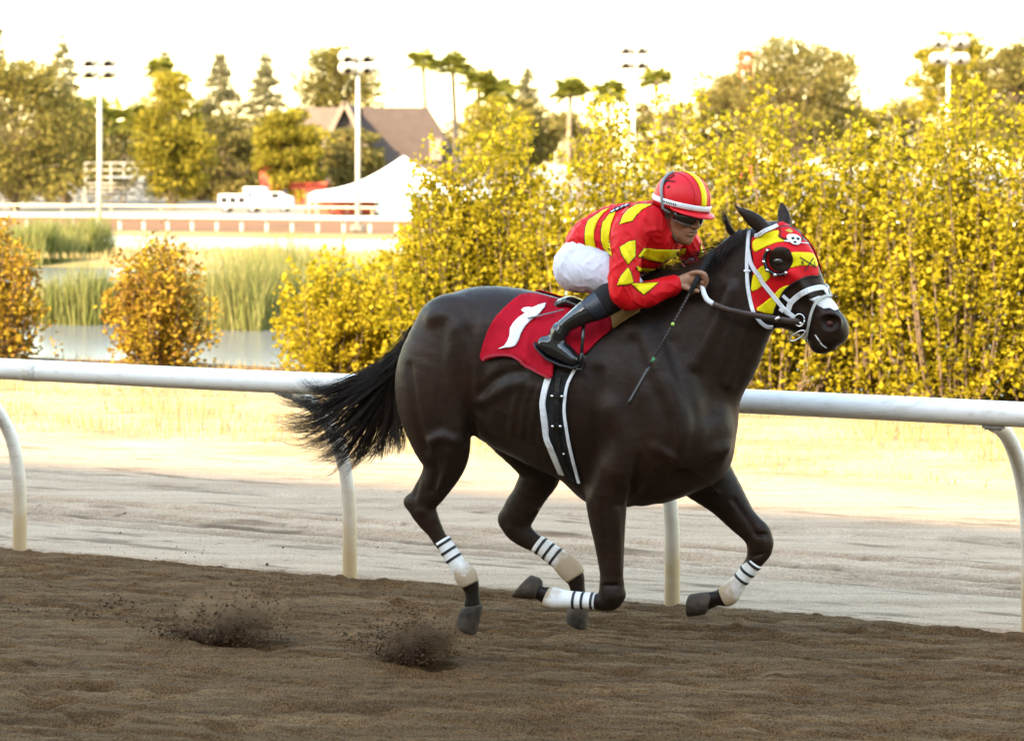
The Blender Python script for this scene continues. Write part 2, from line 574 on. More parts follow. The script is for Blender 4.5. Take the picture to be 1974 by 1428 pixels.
uv_grid('far_track', np.array([-600., -100, 0, 100, 600.]), np.array([89.0, 100, 113.5]), lambda a, b: a*0 - 1.61, M['fartrack'])
uv_grid('far_ground', np.array([-2500., -300, 0, 300, 2500.]), np.array([112.5, 200, 600, 2800.]), lambda a, b: a*0 - 1.605, M['farground'])
# near shore apron behind and beside the camera
uv_grid('stand_apron', np.array([-400., -60, 0, 60, 400.]), np.array([-90., -40, -27.0]), lambda a, b: a*0 - 0.004, M['farground'])

M['mulch'] = soil('bark_mulch', (.07,.035,.016), (.13,.066,.030), (.19,.10,.05), 8.0, 1.0, 60.0, (.6, 1.2, 1), .03, 90.0, .7).m
uv_grid('mulch_bed', us3, np.arange(7.75, 9.36, .07), lambda a, b: verge_z(a, b) + .02 + .03*(fbm(a*6, b*6, 3, 88)-.5) - .06*np.clip(np.abs(b-8.55)-.72, 0, 1)*3, M['mulch'])
# ================================================================ rails
t = NT('white_paint')
tc = t.coord()
sep = t.new('ShaderNodeSeparateXYZ'); t.l.new(tc, sep.inputs[0])
n = t.noise(6.0, 5, 0.6, tc)
n2 = t.noise(40.0, 4, 0.6, t.coord('Object', (0.15, 1, 1)))
hm = t.new('ShaderNodeMath', operation='MULTIPLY_ADD'); t.l.new(n.outputs[0], hm.inputs[0]); hm.inputs[1].default_value = 0.5
t.l.new(sep.outputs[2], hm.inputs[2])
dirt = t.ramp(hm.outputs[0], [(0.42, (1, 1, 1)), (0.95, (0, 0, 0))])
c = t.ramp(n2.outputs[0], [(0.30, (.66,.62,.55)), (0.46, (.80,.775,.73)), (0.8, (.83,.81,.77))])
t.set(Base_Color=t.mix(dirt, c, (.46,.335,.19)), Roughness=0.42, Specular_IOR_Level=0.4)
M['rail'] = t.m
M['rail_far'] = simple('far_rail_paint', (.66,.64,.58), 0.5, 0.05, 2.0)
M['rail_far_y'] = simple('far_rail_cream', (.50,.43,.28), 0.5, 0.05, 2.0)
M['steel'] = simple('galvanised_steel', (.45,.45,.46), 0.35, 0.2, 30.0, metal=0.9)

RO, UO = 0.52, -0.12
RZ = 1.128
near_rail = empty('track_rail', T2W(0, 0, 0), 'white overhanging pipe rail on curved posts behind the galloping horse', 'rail')
inv = Matrix.Translation(-T2W(0, 0, 0))
def rel(p): return inv @ Vector(p)
mb = MB()
pts = []
for u in np.arange(-9, 9.01, 0.25):
    pts.append(rel(T2W(u, -RO, RZ + 0.004*math.sin(u*1.3))))
mb.tube(pts, 0.0575, 24)
mb.build('rail_pipe', M['rail'], near_rail, True)
sl = MB()
for u in (pxv2u(62, -RO),):
    sl.tube([rel(T2W(u-.05, -RO, RZ)), rel(T2W(u+.05, -RO, RZ))], 0.0588, 24)
sl.build('pipe_joint', simple('worn_joint', (.70,.66,.58), 0.5, 0.25, 25.0), near_rail, True)
post_u = [pxv2u(-600, 0), pxv2u(38, 0), pxv2u(674, 0), pxv2u(1296, 0), pxv2u(1985, 0), pxv2u(2650, 0)]
for u in post_u:
    p = MB()
    path = [(0, -0.25), (0, .30), (-.010, .45), (-.04, .61), (-.105, .76), (-.21, .90), (-.33, 1.0), (-.44, 1.055), (-.52, 1.078)]
    path = [tuple(q) for q in catmull(path, 3)]
    p.tube([rel(T2W(u + UO*v/-RO, v, z)) for v, z in path], [0.036 + 0.004*(1-min(1, max(0, z)/1.1)) for v, z in path], 14)
    p.build('post', M['rail'], near_rail, True)
    c = MB()
    c.bar(rel(T2W(u+UO-.05, -RO, RZ-.060)), rel(T2W(u+UO+.05, -RO, RZ-.060)), .05, .012)
    for du in (-.035, .035):
        c.tube([rel(T2W(u+UO+du, -RO, RZ-.075)), rel(T2W(u+UO+du, -RO, RZ-.05))], .008, 6)
    c.build('clamp', M['steel'], near_rail)

def far_rail(name, v, z0, top, r, step, mat, label, u0, u1, over):
    e = empty(name, T2W(0, v, z0), label, 'rail')
    iv = Matrix.Translation(-T2W(0, v, z0))
    m = MB()
    m.tube([iv @ T2W(u, v-over, z0+top-r) for u in np.linspace(u0, u1, 40)], r, 10)
    m.build('rail_pipe', mat, e, True)
    base = None
    for u in np.arange(u0, u1, step):
        if base is None:
            m = MB()
            m.tube([(0, 0, -.3), (0, 0, top*.35), tuple(-NX*0 + np.array([NX[0], NX[1]])*over*.35) + (top*.8,), tuple(np.array([NX[0], NX[1]])*over) + (top-1.5*r,)], r*.8, 8)
            base = m.build('post', mat, e, True)
            base.location = iv @ T2W(u, v, z0)
        else:
            o = base.copy(); COL.objects.link(o); o.parent = e
            o.location = iv @ T2W(u, v, z0)
far_rail('far_rail', 90.0, -1.62, 1.0, 0.13, 1.72, M['rail_far'], 'white pipe rail on short posts along the far side of the pond', pxv2u(-120, 90), pxv2u(2200, 90), 0.5)
far_rail('outer_rail', 115.0, -1.62, 1.0, 0.085, 4.5, M['rail_far_y'], 'thin cream rail beyond the far track, in front of tents and trees', pxv2u(-150, 115), pxv2u(2300, 115), 0.2)
# ================================================================ plants
def leafmat(name, cols, trans=0.35, rough=0.5, pos_noise=0.0):
    t = NT(name)
    g = t.new('ShaderNodeNewGeometry')
    n = t.noise(0.9 if pos_noise == 0 else pos_noise, 2, 0.5, t.coord('Object'))
    m = t.new('ShaderNodeMath', operation='MULTIPLY_ADD'); t.l.new(n.outputs[0], m.inputs[0]); m.inputs[1].default_value = 0.9
    m2 = t.new('ShaderNodeMath', operation='MULTIPLY_ADD'); t.l.new(g.outputs['Random Per Island'], m2.inputs[0]); m2.inputs[1].default_value = 0.62; m2.inputs[2].default_value = -0.26
    t.l.new(m2.outputs[0], m.inputs[2])
    c = t.ramp(m.outputs[0], [(i/(len(cols)-1), q) for i, q in enumerate(cols)])
    t.set(Base_Color=c, Roughness=min(.9, rough+.2), Specular_IOR_Level=0.10)
    tr = t.new('ShaderNodeBsdfTranslucent')
    t.l.new(c, tr.inputs['Color'])
    mx = t.new('ShaderNodeMixShader'); mx.inputs[0].default_value = trans
    t.l.new(t.b.outputs[0], mx.inputs[1]); t.l.new(tr.outputs[0], mx.inputs[2])
    t.l.new(mx.outputs[0], t.out.inputs['Surface'])
    return t.m

def leaf_quads(P, D, size, rng, fold=0.25, aspect=0.75, droop=None):
    """P n x 3 leaf bases, D n x 3 growing directions, size n: folded diamond-ish leaves of two triangles pairs"""
    n = len(P)
    D = D / (np.linalg.norm(D, axis=1, keepdims=True) + 1e-9)
    A = rng.normal(size=(n, 3))
    Sd = np.cross(D, A); Sd /= (np.linalg.norm(Sd, axis=1, keepdims=True) + 1e-9)
    Nn = np.cross(Sd, D)
    s = size[:, None]
    v0 = P
    v1 = P + D*s*.5 + Sd*s*.5*aspect + Nn*s*fold*.5
    v2 = P + D*s
    v3 = P + D*s*.5 - Sd*s*.5*aspect + Nn*s*fold*.5
    V = np.stack([v0, v1, v2, v3], 1).reshape(-1, 3)
    b = np.arange(n)[:, None]*4
    F = np.concatenate([b + np.array([0, 1, 2]), b + np.array([0, 2, 3])], 0)
    return V, F

M['bark'] = simple('bark', (.16,.11,.075), 0.9, 0.3, 12.0, 0.5, 30.0)
M['shrub_gold'] = leafmat('golden_green_leaves', [(.14,.135,.010), (.28,.235,.012), (.40,.32,.016), (.47,.37,.04)], 0.45, 0.45, 1.4)
M['shrub_yellow'] = leafmat('yellow_leaves', [(.24,.19,.010), (.36,.28,.013), (.44,.34,.020), (.48,.37,.04)], 0.45, 0.45, 1.4)
M['shrub_rust'] = leafmat('rusty_leaves', [(.34,.26,.016), (.34,.235,.02), (.28,.155,.024), (.17,.080,.024)], 0.3, 0.5, 2.2)

def shrub(name, px, v, height, width, nshoot, nleaf, mat, label, cat='shrub', group=None, seed=1, lean=0.0, leaf=0.055, base=0.1, zb=0.0, depth=None, low=0.05):
    rng = np.random.RandomState(seed)
    u = pxv2u(px, v)
    root = empty(name, T2W(u, v, zb), label, cat, group)
    depth = depth or width*0.8
    st = MB()
    Ps, Ds, Ss = [], [], []
    for i in range(nshoot):
        a = rng.uniform(0, 2*math.pi)
        rr = math.sqrt(rng.uniform(0, 1))
        h = height * (1.0 - 0.42*rr**2) * rng.uniform(0.68, 1.16)
        tx, ty = math.cos(a)*rr*width/2 + lean*h, math.sin(a)*rr*depth/2
        bx, by = tx*base + rng.normal()*.03, ty*base + rng.normal()*.03
        bow = rng.uniform(.35, .75)
        ts = np.linspace(0, 1, 9)
        xs = bx + (tx-bx)*ts**bow + rng.normal()*.05*np.sin(ts*3)
        ys = by + (ty-by)*ts**bow + rng.normal()*.05*np.sin(ts*3)
        zs = h*ts
        pts = np.stack([xs*AX[0] + ys*NX[0], xs*AX[1] + ys*NX[1], zs], 1)
        st.tube([Vector(p) for p in pts], [.010*(1-.85*q)*(0.7+.5*height/2.8) for q in ts], 5, cap=False)
        m = int(nleaf * h / height * rng.uniform(.8, 1.2))
        tt = low + (1-low)*rng.uniform(0, 1, m)**0.85
        spread = (0.16*width/1.4)*(1.15 - .85*tt)
        cx = np.interp(tt, ts, pts[:, 0]); cy = np.interp(tt, ts, pts[:, 1]); cz = np.interp(tt, ts, pts[:, 2])
        # side twigs: leaves gather in small bunches
        kb = max(3, m // 12)
        bo = rng.normal(size=(kb, 3)) * np.array([1, 1, .45])
        bt = np.linspace(0, 1, kb)
        w = np.clip((tt*kb).astype(int), 0, kb-1)
        off = bo[w]*spread[:, None] + rng.normal(size=(m, 3))*0.042
        P = np.stack([cx, cy, cz], 1) + off
        P[:, 2] = np.abs(P[:, 2])
        Ps.append(P)
        dd = off*1.2/(np.linalg.norm(off, axis=1, keepdims=True)+1e-6) + rng.normal(size=(m, 3))*.5 + np.array([0, 0, .35])
        Ds.append(dd)
        Ss.append(leaf*rng.uniform(.65, 1.25, m))
    V, F = leaf_quads(np.vstack(Ps), np.vstack(Ds), np.concatenate(Ss), rng, 0.3, 0.85)
    st.build('stems', M['bark'], root, True)
    o = link('foliage', mesh_np('foliage', V, F), mat, root, False)
    o['kind'] = 'stuff'
    return root

G = 'tall golden shrubs in the hedge along the track'
hedge = [ # px, v, height, width, label
 (850, 8.3, 2.25, 1.25, 'golden shrub at the left end of the tall hedge, beside the white tent'),
 (985, 8.7, 2.55, 1.5, 'golden hedge shrub rising just behind the horse\'s croup and the rider\'s back'),
 (1160, 8.5, 2.62, 1.5, 'golden hedge shrub standing directly behind the rider\'s back and helmet'),
 (1330, 8.8, 2.85, 1.5, 'golden hedge shrub behind the rider\'s helmet and the horse\'s ears'),
 (1500, 8.5, 2.85, 1.5, 'tall golden hedge shrub behind the horse\'s hooded head'),
 (1670, 8.8, 2.75, 1.5, 'golden hedge shrub just in front of the horse\'s nose'),
 (1840, 8.5, 2.75, 1.5, 'golden hedge shrub with bare lower stems near the right border'),
 (2010, 8.8, 2.85, 1.5, 'golden hedge shrub cut by the right border of the photo'),
 (2180, 8.6, 2.8, 1.5, None)]
for i, (px, v, h, w, lab) in enumerate(hedge):
    if lab is None: continue
    shrub('hedge_shrub', px, v, h, w, 95, 210, M['shrub_gold'], lab, 'shrub', G, 40+i, leaf=.058, base=0.45, low=0.03)
shrub('low_shrub', 640, 8.6, 1.28, 1.3, 80, 150, M['shrub_yellow'], 'low round bright yellow shrub behind the horse\'s tail', 'shrub', 'low round shrubs', 71, leaf=.058, base=.2)
shrub('low_shrub', 745, 9.0, 1.15, 1.15, 60, 150, M['shrub_yellow'], 'low yellow shrub between the tail shrub and the tall hedge', 'shrub', 'low round shrubs', 72, leaf=.058, base=.2)
shrub('rust_shrub', 312, 8.6, 1.42, 1.22, 75, 150, M['shrub_rust'], 'round rust and yellow shrub standing alone before the pond', 'shrub', 'low round shrubs', 73, leaf=.055, base=.12)
shrub('rust_shrub', -5, 8.6, 1.55, 1.1, 75, 150, M['shrub_rust'], 'rust brown shrub cut by the left border, above the rail', 'shrub', 'low round shrubs', 74, leaf=.055, base=.12)

# dry grass on the verge
def blades(name, n, uf, vf, zf, hf, wf, mat, label, seed, bend=.4, cat='grass', kind='stuff'):
    rng = np.random.RandomState(seed)
    u, v = uf(rng, n), vf(rng, n)
    z = zf(u, v)
    h = hf(rng, n, u, v); w = wf(rng, n)
    X = RAIL0[0] + u*AX[0] - v*NX[0]; Y = RAIL0[1] + u*AX[1] - v*NX[1]
    B = np.stack([X, Y, z], 1)
    a = rng.uniform(0, 2*math.pi, n); la = rng.uniform(0, 2*math.pi, n)
    sd = np.stack([np.cos(a), np.sin(a), 0*a], 1)*w[:, None]/2
    le = np.stack([np.cos(la), np.sin(la), 0*la], 1)*(h*bend*rng.uniform(.2, 1, n))[:, None]
    up = np.array([0, 0, 1])*h[:, None]
    V = np.stack([B-sd, B+sd, B+up*.6+le*.35-sd*.7, B+up*.6+le*.35+sd*.7, B+up+le], 1).reshape(-1, 3)
    b = np.arange(n)[:, None]*5
    F = np.concatenate([b+np.array(q) for q in ((0,1,3),(0,3,2),(2,3,4))], 0)
    o = link(name, mesh_np(name, V, F), mat, None, False)
    return tag(o, label, cat, None, kind)
M['straw'] = leafmat('dry_grass', [(.27,.17,.055), (.38,.28,.11), (.44,.35,.17), (.40,.30,.11)], .3, .7, .6)
M['reed'] = leafmat('green_reeds', [(.11,.13,.03), (.17,.185,.05), (.26,.255,.09), (.38,.325,.13)], .3, .6, .35)
blades('dry_grass', 42000, lambda r, n: r.uniform(-12, 7, n), lambda r, n: 4.1 + 5.2*r.uniform(0, 1, n)**.8, lambda u, v: 0*u,
       lambda r, n, u, v: .018 + .13*np.maximum(fbm(u*.9, v*2.2, 3, 61)-.46, 0)*5*r.uniform(.3, 1, n), lambda r, n: r.uniform(.004, .010, n), M['straw'], 'sunlit dry straw grass on the verge beyond the path', 3)
def reeds(name, u0, u1, v0, v1, n, h, label, seed, z=-.32, w=.02):
    blades(name, n, lambda r, k: r.uniform(u0, u1, k), lambda r, k: r.uniform(v0, v1, k), lambda u, v: 0*u+z,
           lambda r, k, u, v: h*(.15+1.15*fbm(u*.9, v*.9, 3, seed))*r.uniform(.55, 1.1, k), lambda r, k: r.uniform(w*.5, w*1.2, k), M['reed'], label, seed, .35, 'reeds')
def ru(px, v): return pxv2u(px, v)
reeds('reed_bed', ru(120, 17), ru(235, 17), 16.2, 20, 5000, 1.1, 'green reeds at the pond edge beside the rust shrub', 81)
reeds('reed_bed', ru(370, 17), ru(545, 17), 16.2, 21, 8500, 1.45, 'tall green reeds in the pond between the rust shrub and the yellow shrub', 82)
reeds('reed_bed', ru(540, 20), ru(860, 20), 18, 22, 7000, 1.15, 'pale reeds seen above the low yellow shrubs', 83)
reeds('reed_bed', ru(30, 33), ru(165, 33), 31, 34.5, 5000, 1.5, 'far green reeds on the opposite bank at left', 84, -.3, .035)
blades('bank_grass', 22000, lambda r, n: r.uniform(-40, 14, n), lambda r, n: r.uniform(29.8, 60, n), lambda u, v: -.14-(v-34)*.0276,
       lambda r, n, u, v: .15+.55*np.maximum(fbm(u*.35, v*.5, 3, 66)-.35, 0)*r.uniform(.5, 1.3, n), lambda r, n: r.uniform(.02, .05, n), M['straw'], 'pale dry grass on the far pond bank below the white rail', 4)
blades('pond_grass', 6000, lambda r, n: r.uniform(ru(90, 19), ru(420, 19), n), lambda r, n: r.uniform(17.5, 23, n), lambda u, v: -.3+0*u,
       lambda r, n, u, v: .25+.9*np.maximum(fbm(u*.9, v*.9, 3, 67)-.3, 0)*r.uniform(.5, 1.3, n), lambda r, n: r.uniform(.012, .03, n), M['straw'], 'straw coloured grass on the pond islet behind the rust shrub', 6)
def islet_z(Um, Vm):
    return -.36 + .14*np.clip(fbm(Um*.5, Vm*.5, 3, 70)*2-.4, 0, 1)*np.clip((Vm-16.0)/1.5, 0, 1)*np.clip((24.5-Vm)/1.5, 0, 1)*np.clip((Um-ru(105, 19))/1.0, 0, 1)*np.clip((ru(1000, 19)-Um)/1.0, 0, 1)
uv_grid('pond_islet', np.arange(ru(60, 19), ru(1100, 19), .25), np.arange(15.5, 25, .25), islet_z, M['bank'])

# ---------------------------------------------------------------- far trees
M['pine'] = leafmat('pine_needles', [(.055,.053,.020), (.115,.100,.026), (.205,.165,.036), (.30,.23,.05)], .25, .6, .16)
M['conifer'] = leafmat('hazy_conifer', [(.08,.08,.042), (.13,.122,.058), (.185,.165,.078), (.25,.205,.095)], .2, .6, .16)  # distance haze put into the needle colour, paler than the pines
M['broad'] = leafmat('olive_leaves', [(.075,.068,.026), (.135,.115,.034), (.215,.172,.048), (.30,.22,.065)], .3, .6, .16)
M['bright'] = leafmat('yellow_green_leaves', [(.12,.105,.016), (.21,.175,.02), (.30,.24,.026), (.38,.295,.036)], .3, .6, .16)
M['palm'] = leafmat('palm_fronds', [(.11,.13,.025), (.19,.20,.035), (.28,.26,.04), (.34,.29,.06)], .25, .5, .2)
M['trunk'] = simple('pale_bark', (.24,.17,.115), .9, .3, 1.5, .5, 4.0)


def tree(name, kind, px, ytop, wpx, Y, label, seed, mat, ybot=None, dens=1.0, leaf=.42, cat='tree', group='trees beyond the far track', trunkpx=None):
    """px: trunk column; ytop: top row; wpx: crown width; ybot: lowest row of the crown; Y distance"""
    rng = np.random.RandomState(seed)
    m = Y / FPX
    X = (px - CX)*m
    top = CAMH + (HZ - ytop)*m - GZ
    bot = (CAMH + (HZ - ybot)*m - GZ) if ybot is not None else top*.15
    bot = max(bot, .3)
    root = empty(name, (X, Y, GZ), label, cat, group)
    R = wpx*m/2*(1.25 if kind == 'palm' else 1.0)
    tk = MB()
    Ps = []
    if kind == 'palm':
        lean = rng.uniform(-.03, .03)
        n = 10
        pts = [Vector((lean*top*(i/n)**2*1.2, 0, (top-R*.6)*i/n)) for i in range(n+1)]
        tk.tube(pts, [.36-.10*i/n for i in range(n+1)], 8)
        tk.build('trunk', M['trunk'], root, True)
        c = pts[-1]
        V, F = [], []
        for i in range(24):
            a = rng.uniform(0, 2*math.pi); el = math.asin(rng.uniform(-.55, .95))
            d = Vector((math.cos(a)*math.cos(el), math.sin(a)*math.cos(el), math.sin(el)))
            L = R*rng.uniform(.40, .60); fr = R*rng.uniform(.62, .8)
            hub = c + d*L + Vector((0, 0, -.12*L))
            sd = d.cross(Vector((0, 0, 1))).normalized(); up = sd.cross(d)
            b = len(V); V += [tuple(c), tuple(c + sd*.05), tuple(hub)]; F.append((b, b+1, b+2))
            for j in range(13):
                q = (j/12-.5)*math.pi*1.25
                dirv = (d*math.cos(q) + sd*math.sin(q)*.9 + up*rng.uniform(-.1, .1)).normalized()
                tip = hub + dirv*fr + Vector((0, 0, -fr*.25))
                w = sd.cross(dirv); w = (dirv.cross(up)).normalized()*fr*.06
                b = len(V); V += [tuple(hub), tuple(hub+dirv*fr*.5+w), tuple(tip), tuple(hub+dirv*fr*.5-w)]; F += [(b, b+1, b+2), (b, b+2, b+3)]
        me = mesh_np('crown', np.array(V), np.array(F))
        o = link('crown', me, mat, root, False)
        return root
    n = 8
    pts = [Vector((rng.normal()*.1*i/n, rng.normal()*.1*i/n, top*.93*i/n)) for i in range(n+1)]
    r0 = .14 + top*.018
    tk.tube(pts, [r0*(1-.9*i/n) for i in range(n+1)], 8)
    if kind in ('conifer', 'spire'):
        nw = int(26*dens) if kind == 'conifer' else int(22*dens)
        for i in range(nw):
            f_ = (i + rng.uniform(-.3, .3))/nw
            z = bot + (top-bot)*max(0, min(1, f_))
            rr = R*(1-f_)**.8*rng.uniform(.55, 1.12) + .12
            for j in range(7):
                a = rng.uniform(0, 2*math.pi)
                tip = Vector((math.cos(a)*rr, math.sin(a)*rr, z - rr*.10))
                tk.bar((0, 0, z), tip, .05)
                k = max(8, int(rr*22*dens))
                s_ = rng.uniform(.15, 1, k)[:, None]**.7
                Ps.append(np.array([0, 0, z]) + (np.array(tip)-np.array([0, 0, z]))*s_ + rng.normal(size=(k, 3))*np.array([.22, .22, .20]) )
    else:
        nc = int((62 if kind == 'broad' else 56)*dens)
        for i in range(nc):
            for _ in range(30):
                q = rng.uniform(-1, 1, 3)
                if q @ q < 1 and q @ q > .15: break
            zz = (bot+top)/2 + q[2]*(top-bot)/2
            hfac = 1.0 if kind == 'broad' else (1.05 - .75*max(0, (zz-bot)/(top-bot))**1.3)
            c = np.array([q[0]*R*hfac, q[1]*R*hfac, zz])
            cr = R*rng.uniform(.22, .40)
            k = int(88*dens)
            pp = rng.normal(size=(k, 3)); pp /= np.linalg.norm(pp, axis=1, keepdims=True)
            pp *= rng.uniform(.35, 1, (k, 1))**.5*cr*np.array([1.15, 1.15, .62])
            Ps.append(c + pp)
            if rng.rand() < .6:
                tk.tube([Vector((0, 0, max(bot*.5, zz-R*.7))), Vector(c)*.5+Vector((0, 0, zz*.45)), Vector(c)], [r0*.35, r0*.2, .04], 5, cap=False)
    P = np.vstack(Ps)
    P = P[P[:, 2] < top]
    D = P - np.array([0, 0, (bot+top)/2]); D = D/(np.linalg.norm(D, axis=1, keepdims=True)+1e-6) + rng.normal(size=P.shape)*.7
    V, F = leaf_quads(P, D, leaf*rng.uniform(.6, 1.3, len(P)), rng, .3, .8)
    tk.build('trunk', M['trunk'], root, True)
    o = link('crown', mesh_np('crown', V, F), mat, root, False)
    return root

TR = [
 # name kind px ytop wpx Y label mat ybot dens
 ('conifer_tree','conifer',-20,-30,150,215,'tall dark conifer cut by the left border, highest of all the trees','conifer',330,1.3),
 ('pine_tree','pine',30,118,320,165,'broad pine with a dark right side at the left border','pine',385,1.7),
 ('pine_tree','pine',128,185,200,185,'lower dense pine right of the left border pine','pine',392,1.3),
 ('conifer_tree','spire',120,66,150,250,'slim pale conifer spire left of the tall floodlight pole','conifer',330,1.1),
 ('palm_tree','palm',172,190,78,190,'squat palm just left of the floodlight pole','palm',None,1),
 ('palm_tree','palm',238,200,86,200,'squat palm just right of the floodlight pole','palm',None,1),
 ('broad_tree','broad',215,240,190,200,'dark green tree behind the steel staging','broad',380,1.0),
 ('pine_tree','pine',332,140,165,170,'yellow green pine beside the steel staging','bright',392,1.6),
 ('conifer_tree','spire',318,96,120,255,'conifer tip rising above the yellow green pine','conifer',300,1.0),
 ('palm_tree','palm',303,112,52,230,'small palm head in front of a conifer tip','palm',None,1),
 ('conifer_tree','spire',424,100,175,250,'pale conifer spire, first right of the yellow green pine','conifer',340,1.2),
 ('broad_tree','broad',432,225,150,190,'brownish tree above the white vehicles','broad',385,1.2),
 ('conifer_tree','spire',511,98,175,250,'pale blunt conifer spire left of the brown roof','conifer',350,1.2),
 ('broad_tree','broad',560,212,120,175,'bright yellow green tree in front of the brown roof','bright',385,1.5),
 ('pine_tree','broad',655,92,165,260,'large spreading dark pine rising behind the brown roof','pine',235,1.5),
 ('broad_tree','broad',680,250,115,185,'soft green tree between the roof and the white tent','broad',372,1.1),
 ('palm_tree','palm',824,97,54,210,'tall solitary palm with a long bare trunk beside the brown roof','palm',None,1),
 ('palm_tree','palm',880,106,60,215,'tall palm directly right of the solitary palm','palm',None,1),
 ('palm_tree','palm',925,135,62,225,'palm in the cluster above the hedge\'s left end','palm',None,1),
 ('palm_tree','palm',968,150,70,225,'shorter palm in the middle of the palm cluster','palm',None,1),
 ('conifer_tree','spire',1018,126,120,260,'small dark conifer beside the palm cluster','conifer',300,1.0),
 ('broad_tree','broad',955,190,120,200,'green tree below the palm cluster','bright',330,1.0),
 ('broad_tree','broad',1025,195,90,205,'small tree right of the palm cluster','broad',330,1.0),
 ('palm_tree','palm',1095,152,64,220,'palm with a leaning head left of the dark palm','palm',None,1),
 ('palm_tree','palm',1173,155,58,220,'dark upright palm left of the middle floodlight','palm',None,1),
 ('palm_tree','palm',1268,134,56,215,'palm right of the middle floodlight pole','palm',None,1),
 ('broad_tree','broad',1275,185,120,240,'rounded brownish tree below the palm by the middle floodlight','broad',330,1.1),
 ('broad_tree','broad',1395,135,120,235,'tree left of the red tower','broad',330,1.6),
 ('broad_tree','broad',1538,66,215,225,'large rounded tree beside the red tower','broad',300,2.0),
 ('broad_tree','broad',1640,205,110,240,'low yellow tree right of the large rounded tree','bright',330,1.0),
 ('broad_tree','broad',1745,185,130,240,'low tree left of the right hand floodlight','broad',330,1.0),
 ('broad_tree','broad',1838,62,165,230,'tall yellow green tree behind the right hand floodlight','bright',310,1.8),
 ('broad_tree','broad',1955,75,150,225,'dark tree cut by the right border','broad',310,1.8),
 ('broad_tree','broad',95,265,200,210,'dusky tree filling the gap behind the two left pines','broad',392,1.1),
 ('broad_tree','broad',390,255,140,215,'dusky tree behind the yellow green pine','broad',390,1.0),
 ('broad_tree','broad',485,250,130,220,'dusky tree between two pale conifer spires','broad',390,1.0),
 ('broad_tree','broad',905,215,130,235,'olive tree behind the palm cluster','broad',340,1.0),
 ('broad_tree','broad',1120,215,120,230,'low bush tree behind the hedge under two palms','broad',330,.9),
]
for i, (nm, kd, px, yt, wp, Y, lab, mt, yb, dn) in enumerate(TR):
    tree(nm, kd, px, yt, wp, Y, lab, 200+i, M[mt], yb, dn, leaf=.40 if kd == 'broad' else .36, group='palms on the skyline' if kd == 'palm' else 'trees beyond the far track')
# ================================================================ floodlights, buildings, tent, vehicles
M['pole'] = simple('pale_pole', (.46,.44,.39), .5, .1, 2.0)
M['lamp'] = simple('lamp_housing', (.55,.52,.47), .4, .1, 3.0)
M['lamp_glass'] = simple('lamp_glass', (.75,.75,.72), .15, .05, 3.0)
def floodlight(px, ytop, ybase, Y, z0, rows, label, arm_px=26):
    m = Y/FPX
    h = CAMH + (HZ-ytop)*m - z0
    e = empty('floodlight', ((px-CX)*m, Y, z0), label, 'floodlight', 'floodlight poles')
    p = MB(); p.tube([(0, 0, 0), (0, 0, h*.5), (0, 0, h)], [.17, .14, .11], 12)
    p.build('pole', M['pole'], e, True)
    b = MB(); b.tube([(0, 0, 0), (0, 0, .35)], [.45, .45], 10); b.build('footing', M['farground'], e)
    for zr in rows:
        z = h - zr*m
        w = arm_px*m
        a = MB(); a.bar((-w, 0, z), (w, 0, z), .14); a.build('cross_arm', M['pole'], e)
        for x in (-w*.92, -w*.5, w*.5, w*.92):
            l = MB()
            rings = []
            for q, r in ((0, .18), (.25, .30), (.5, .42)):
                rings.append([(x + r*math.cos(t_), -q*.75, z+.28 - q*.45 + r*math.sin(t_)) for t_ in np.linspace(0, 2*math.pi, 12, endpoint=False)])
            l.loft(rings); l.build('lamp_head', [M['lamp']], e, True)
            g = MB(); g.tube([(x, -.385, z+.05), (x, -.40, z+.04)], .38, 12); g.build('lamp_lens', M['lamp_glass'], e, True)
floodlight(192, 118, 450, 108, -1.55, (2, 24), 'tall floodlight pole at left, its foot below the white far rail')
floodlight(690, 108, 450, 110, -1.55, (4, 26), 'floodlight pole in front of the brown roof and white tent')
floodlight(1221, 93, 400, 128, -1.61, (4, 32), 'slender floodlight pole behind the hedge above the rider', 22)
floodlight(1828, 80, 400, 122, -1.61, (4, 36), 'floodlight pole rising above the hedge at right', 30)

# brown-roofed hall -------------------------------------------------
M['roof'] = None
t = NT('brown_shingle')
v = t.coord('Object')
wv = t.new('ShaderNodeTexWave', wave_type='BANDS', bands_direction='Z'); wv.inputs['Scale'].default_value = 2.2; wv.inputs['Distortion'].default_value = 1.0
t.l.new(v, wv.inputs['Vector'])
c = t.mix(0.35, t.ramp(t.noise(1.0, 5, .6, v).outputs[0], [(.3, (.062,.040,.031)), (.7, (.086,.058,.046))]), wv.outputs[0], 'MULTIPLY')
t.set(Base_Color=c, Roughness=.9)
M['roof'] = t.m
M['fascia'] = simple('fascia_board', (.22,.16,.12), .8, .1, 2.0)
M['darkwood'] = simple('dark_timber', (.06,.045,.038), .8, .2, 3.0)
M['darkglass'] = simple('dark_window', (.03,.03,.035), .12, .1, 3.0)
YB = 205.0
mB = YB/FPX
def BX(px): return (px-CX)*mB
def BZ(py): return CAMH + (HZ-py)*mB
hall = empty('hall_building', (BX(740), YB, GZ), 'brown shingled hall with a steep roof and pointed gable behind the white tent', 'building')
ib = Matrix.Translation((-BX(740), -YB, -GZ))
def bpart(name, quads, mat, thick=.25):
    m = MB()
    for q in quads:
        m.add([ib @ Vector(p) for p in q], [tuple(range(len(q)))])
    o = m.build(name, mat, hall)
    if thick:
        md = o.modifiers.new('solid', 'SOLIDIFY'); md.thickness = thick; md.offset = -1
    return o
zR, zE = BZ(207), BZ(345)
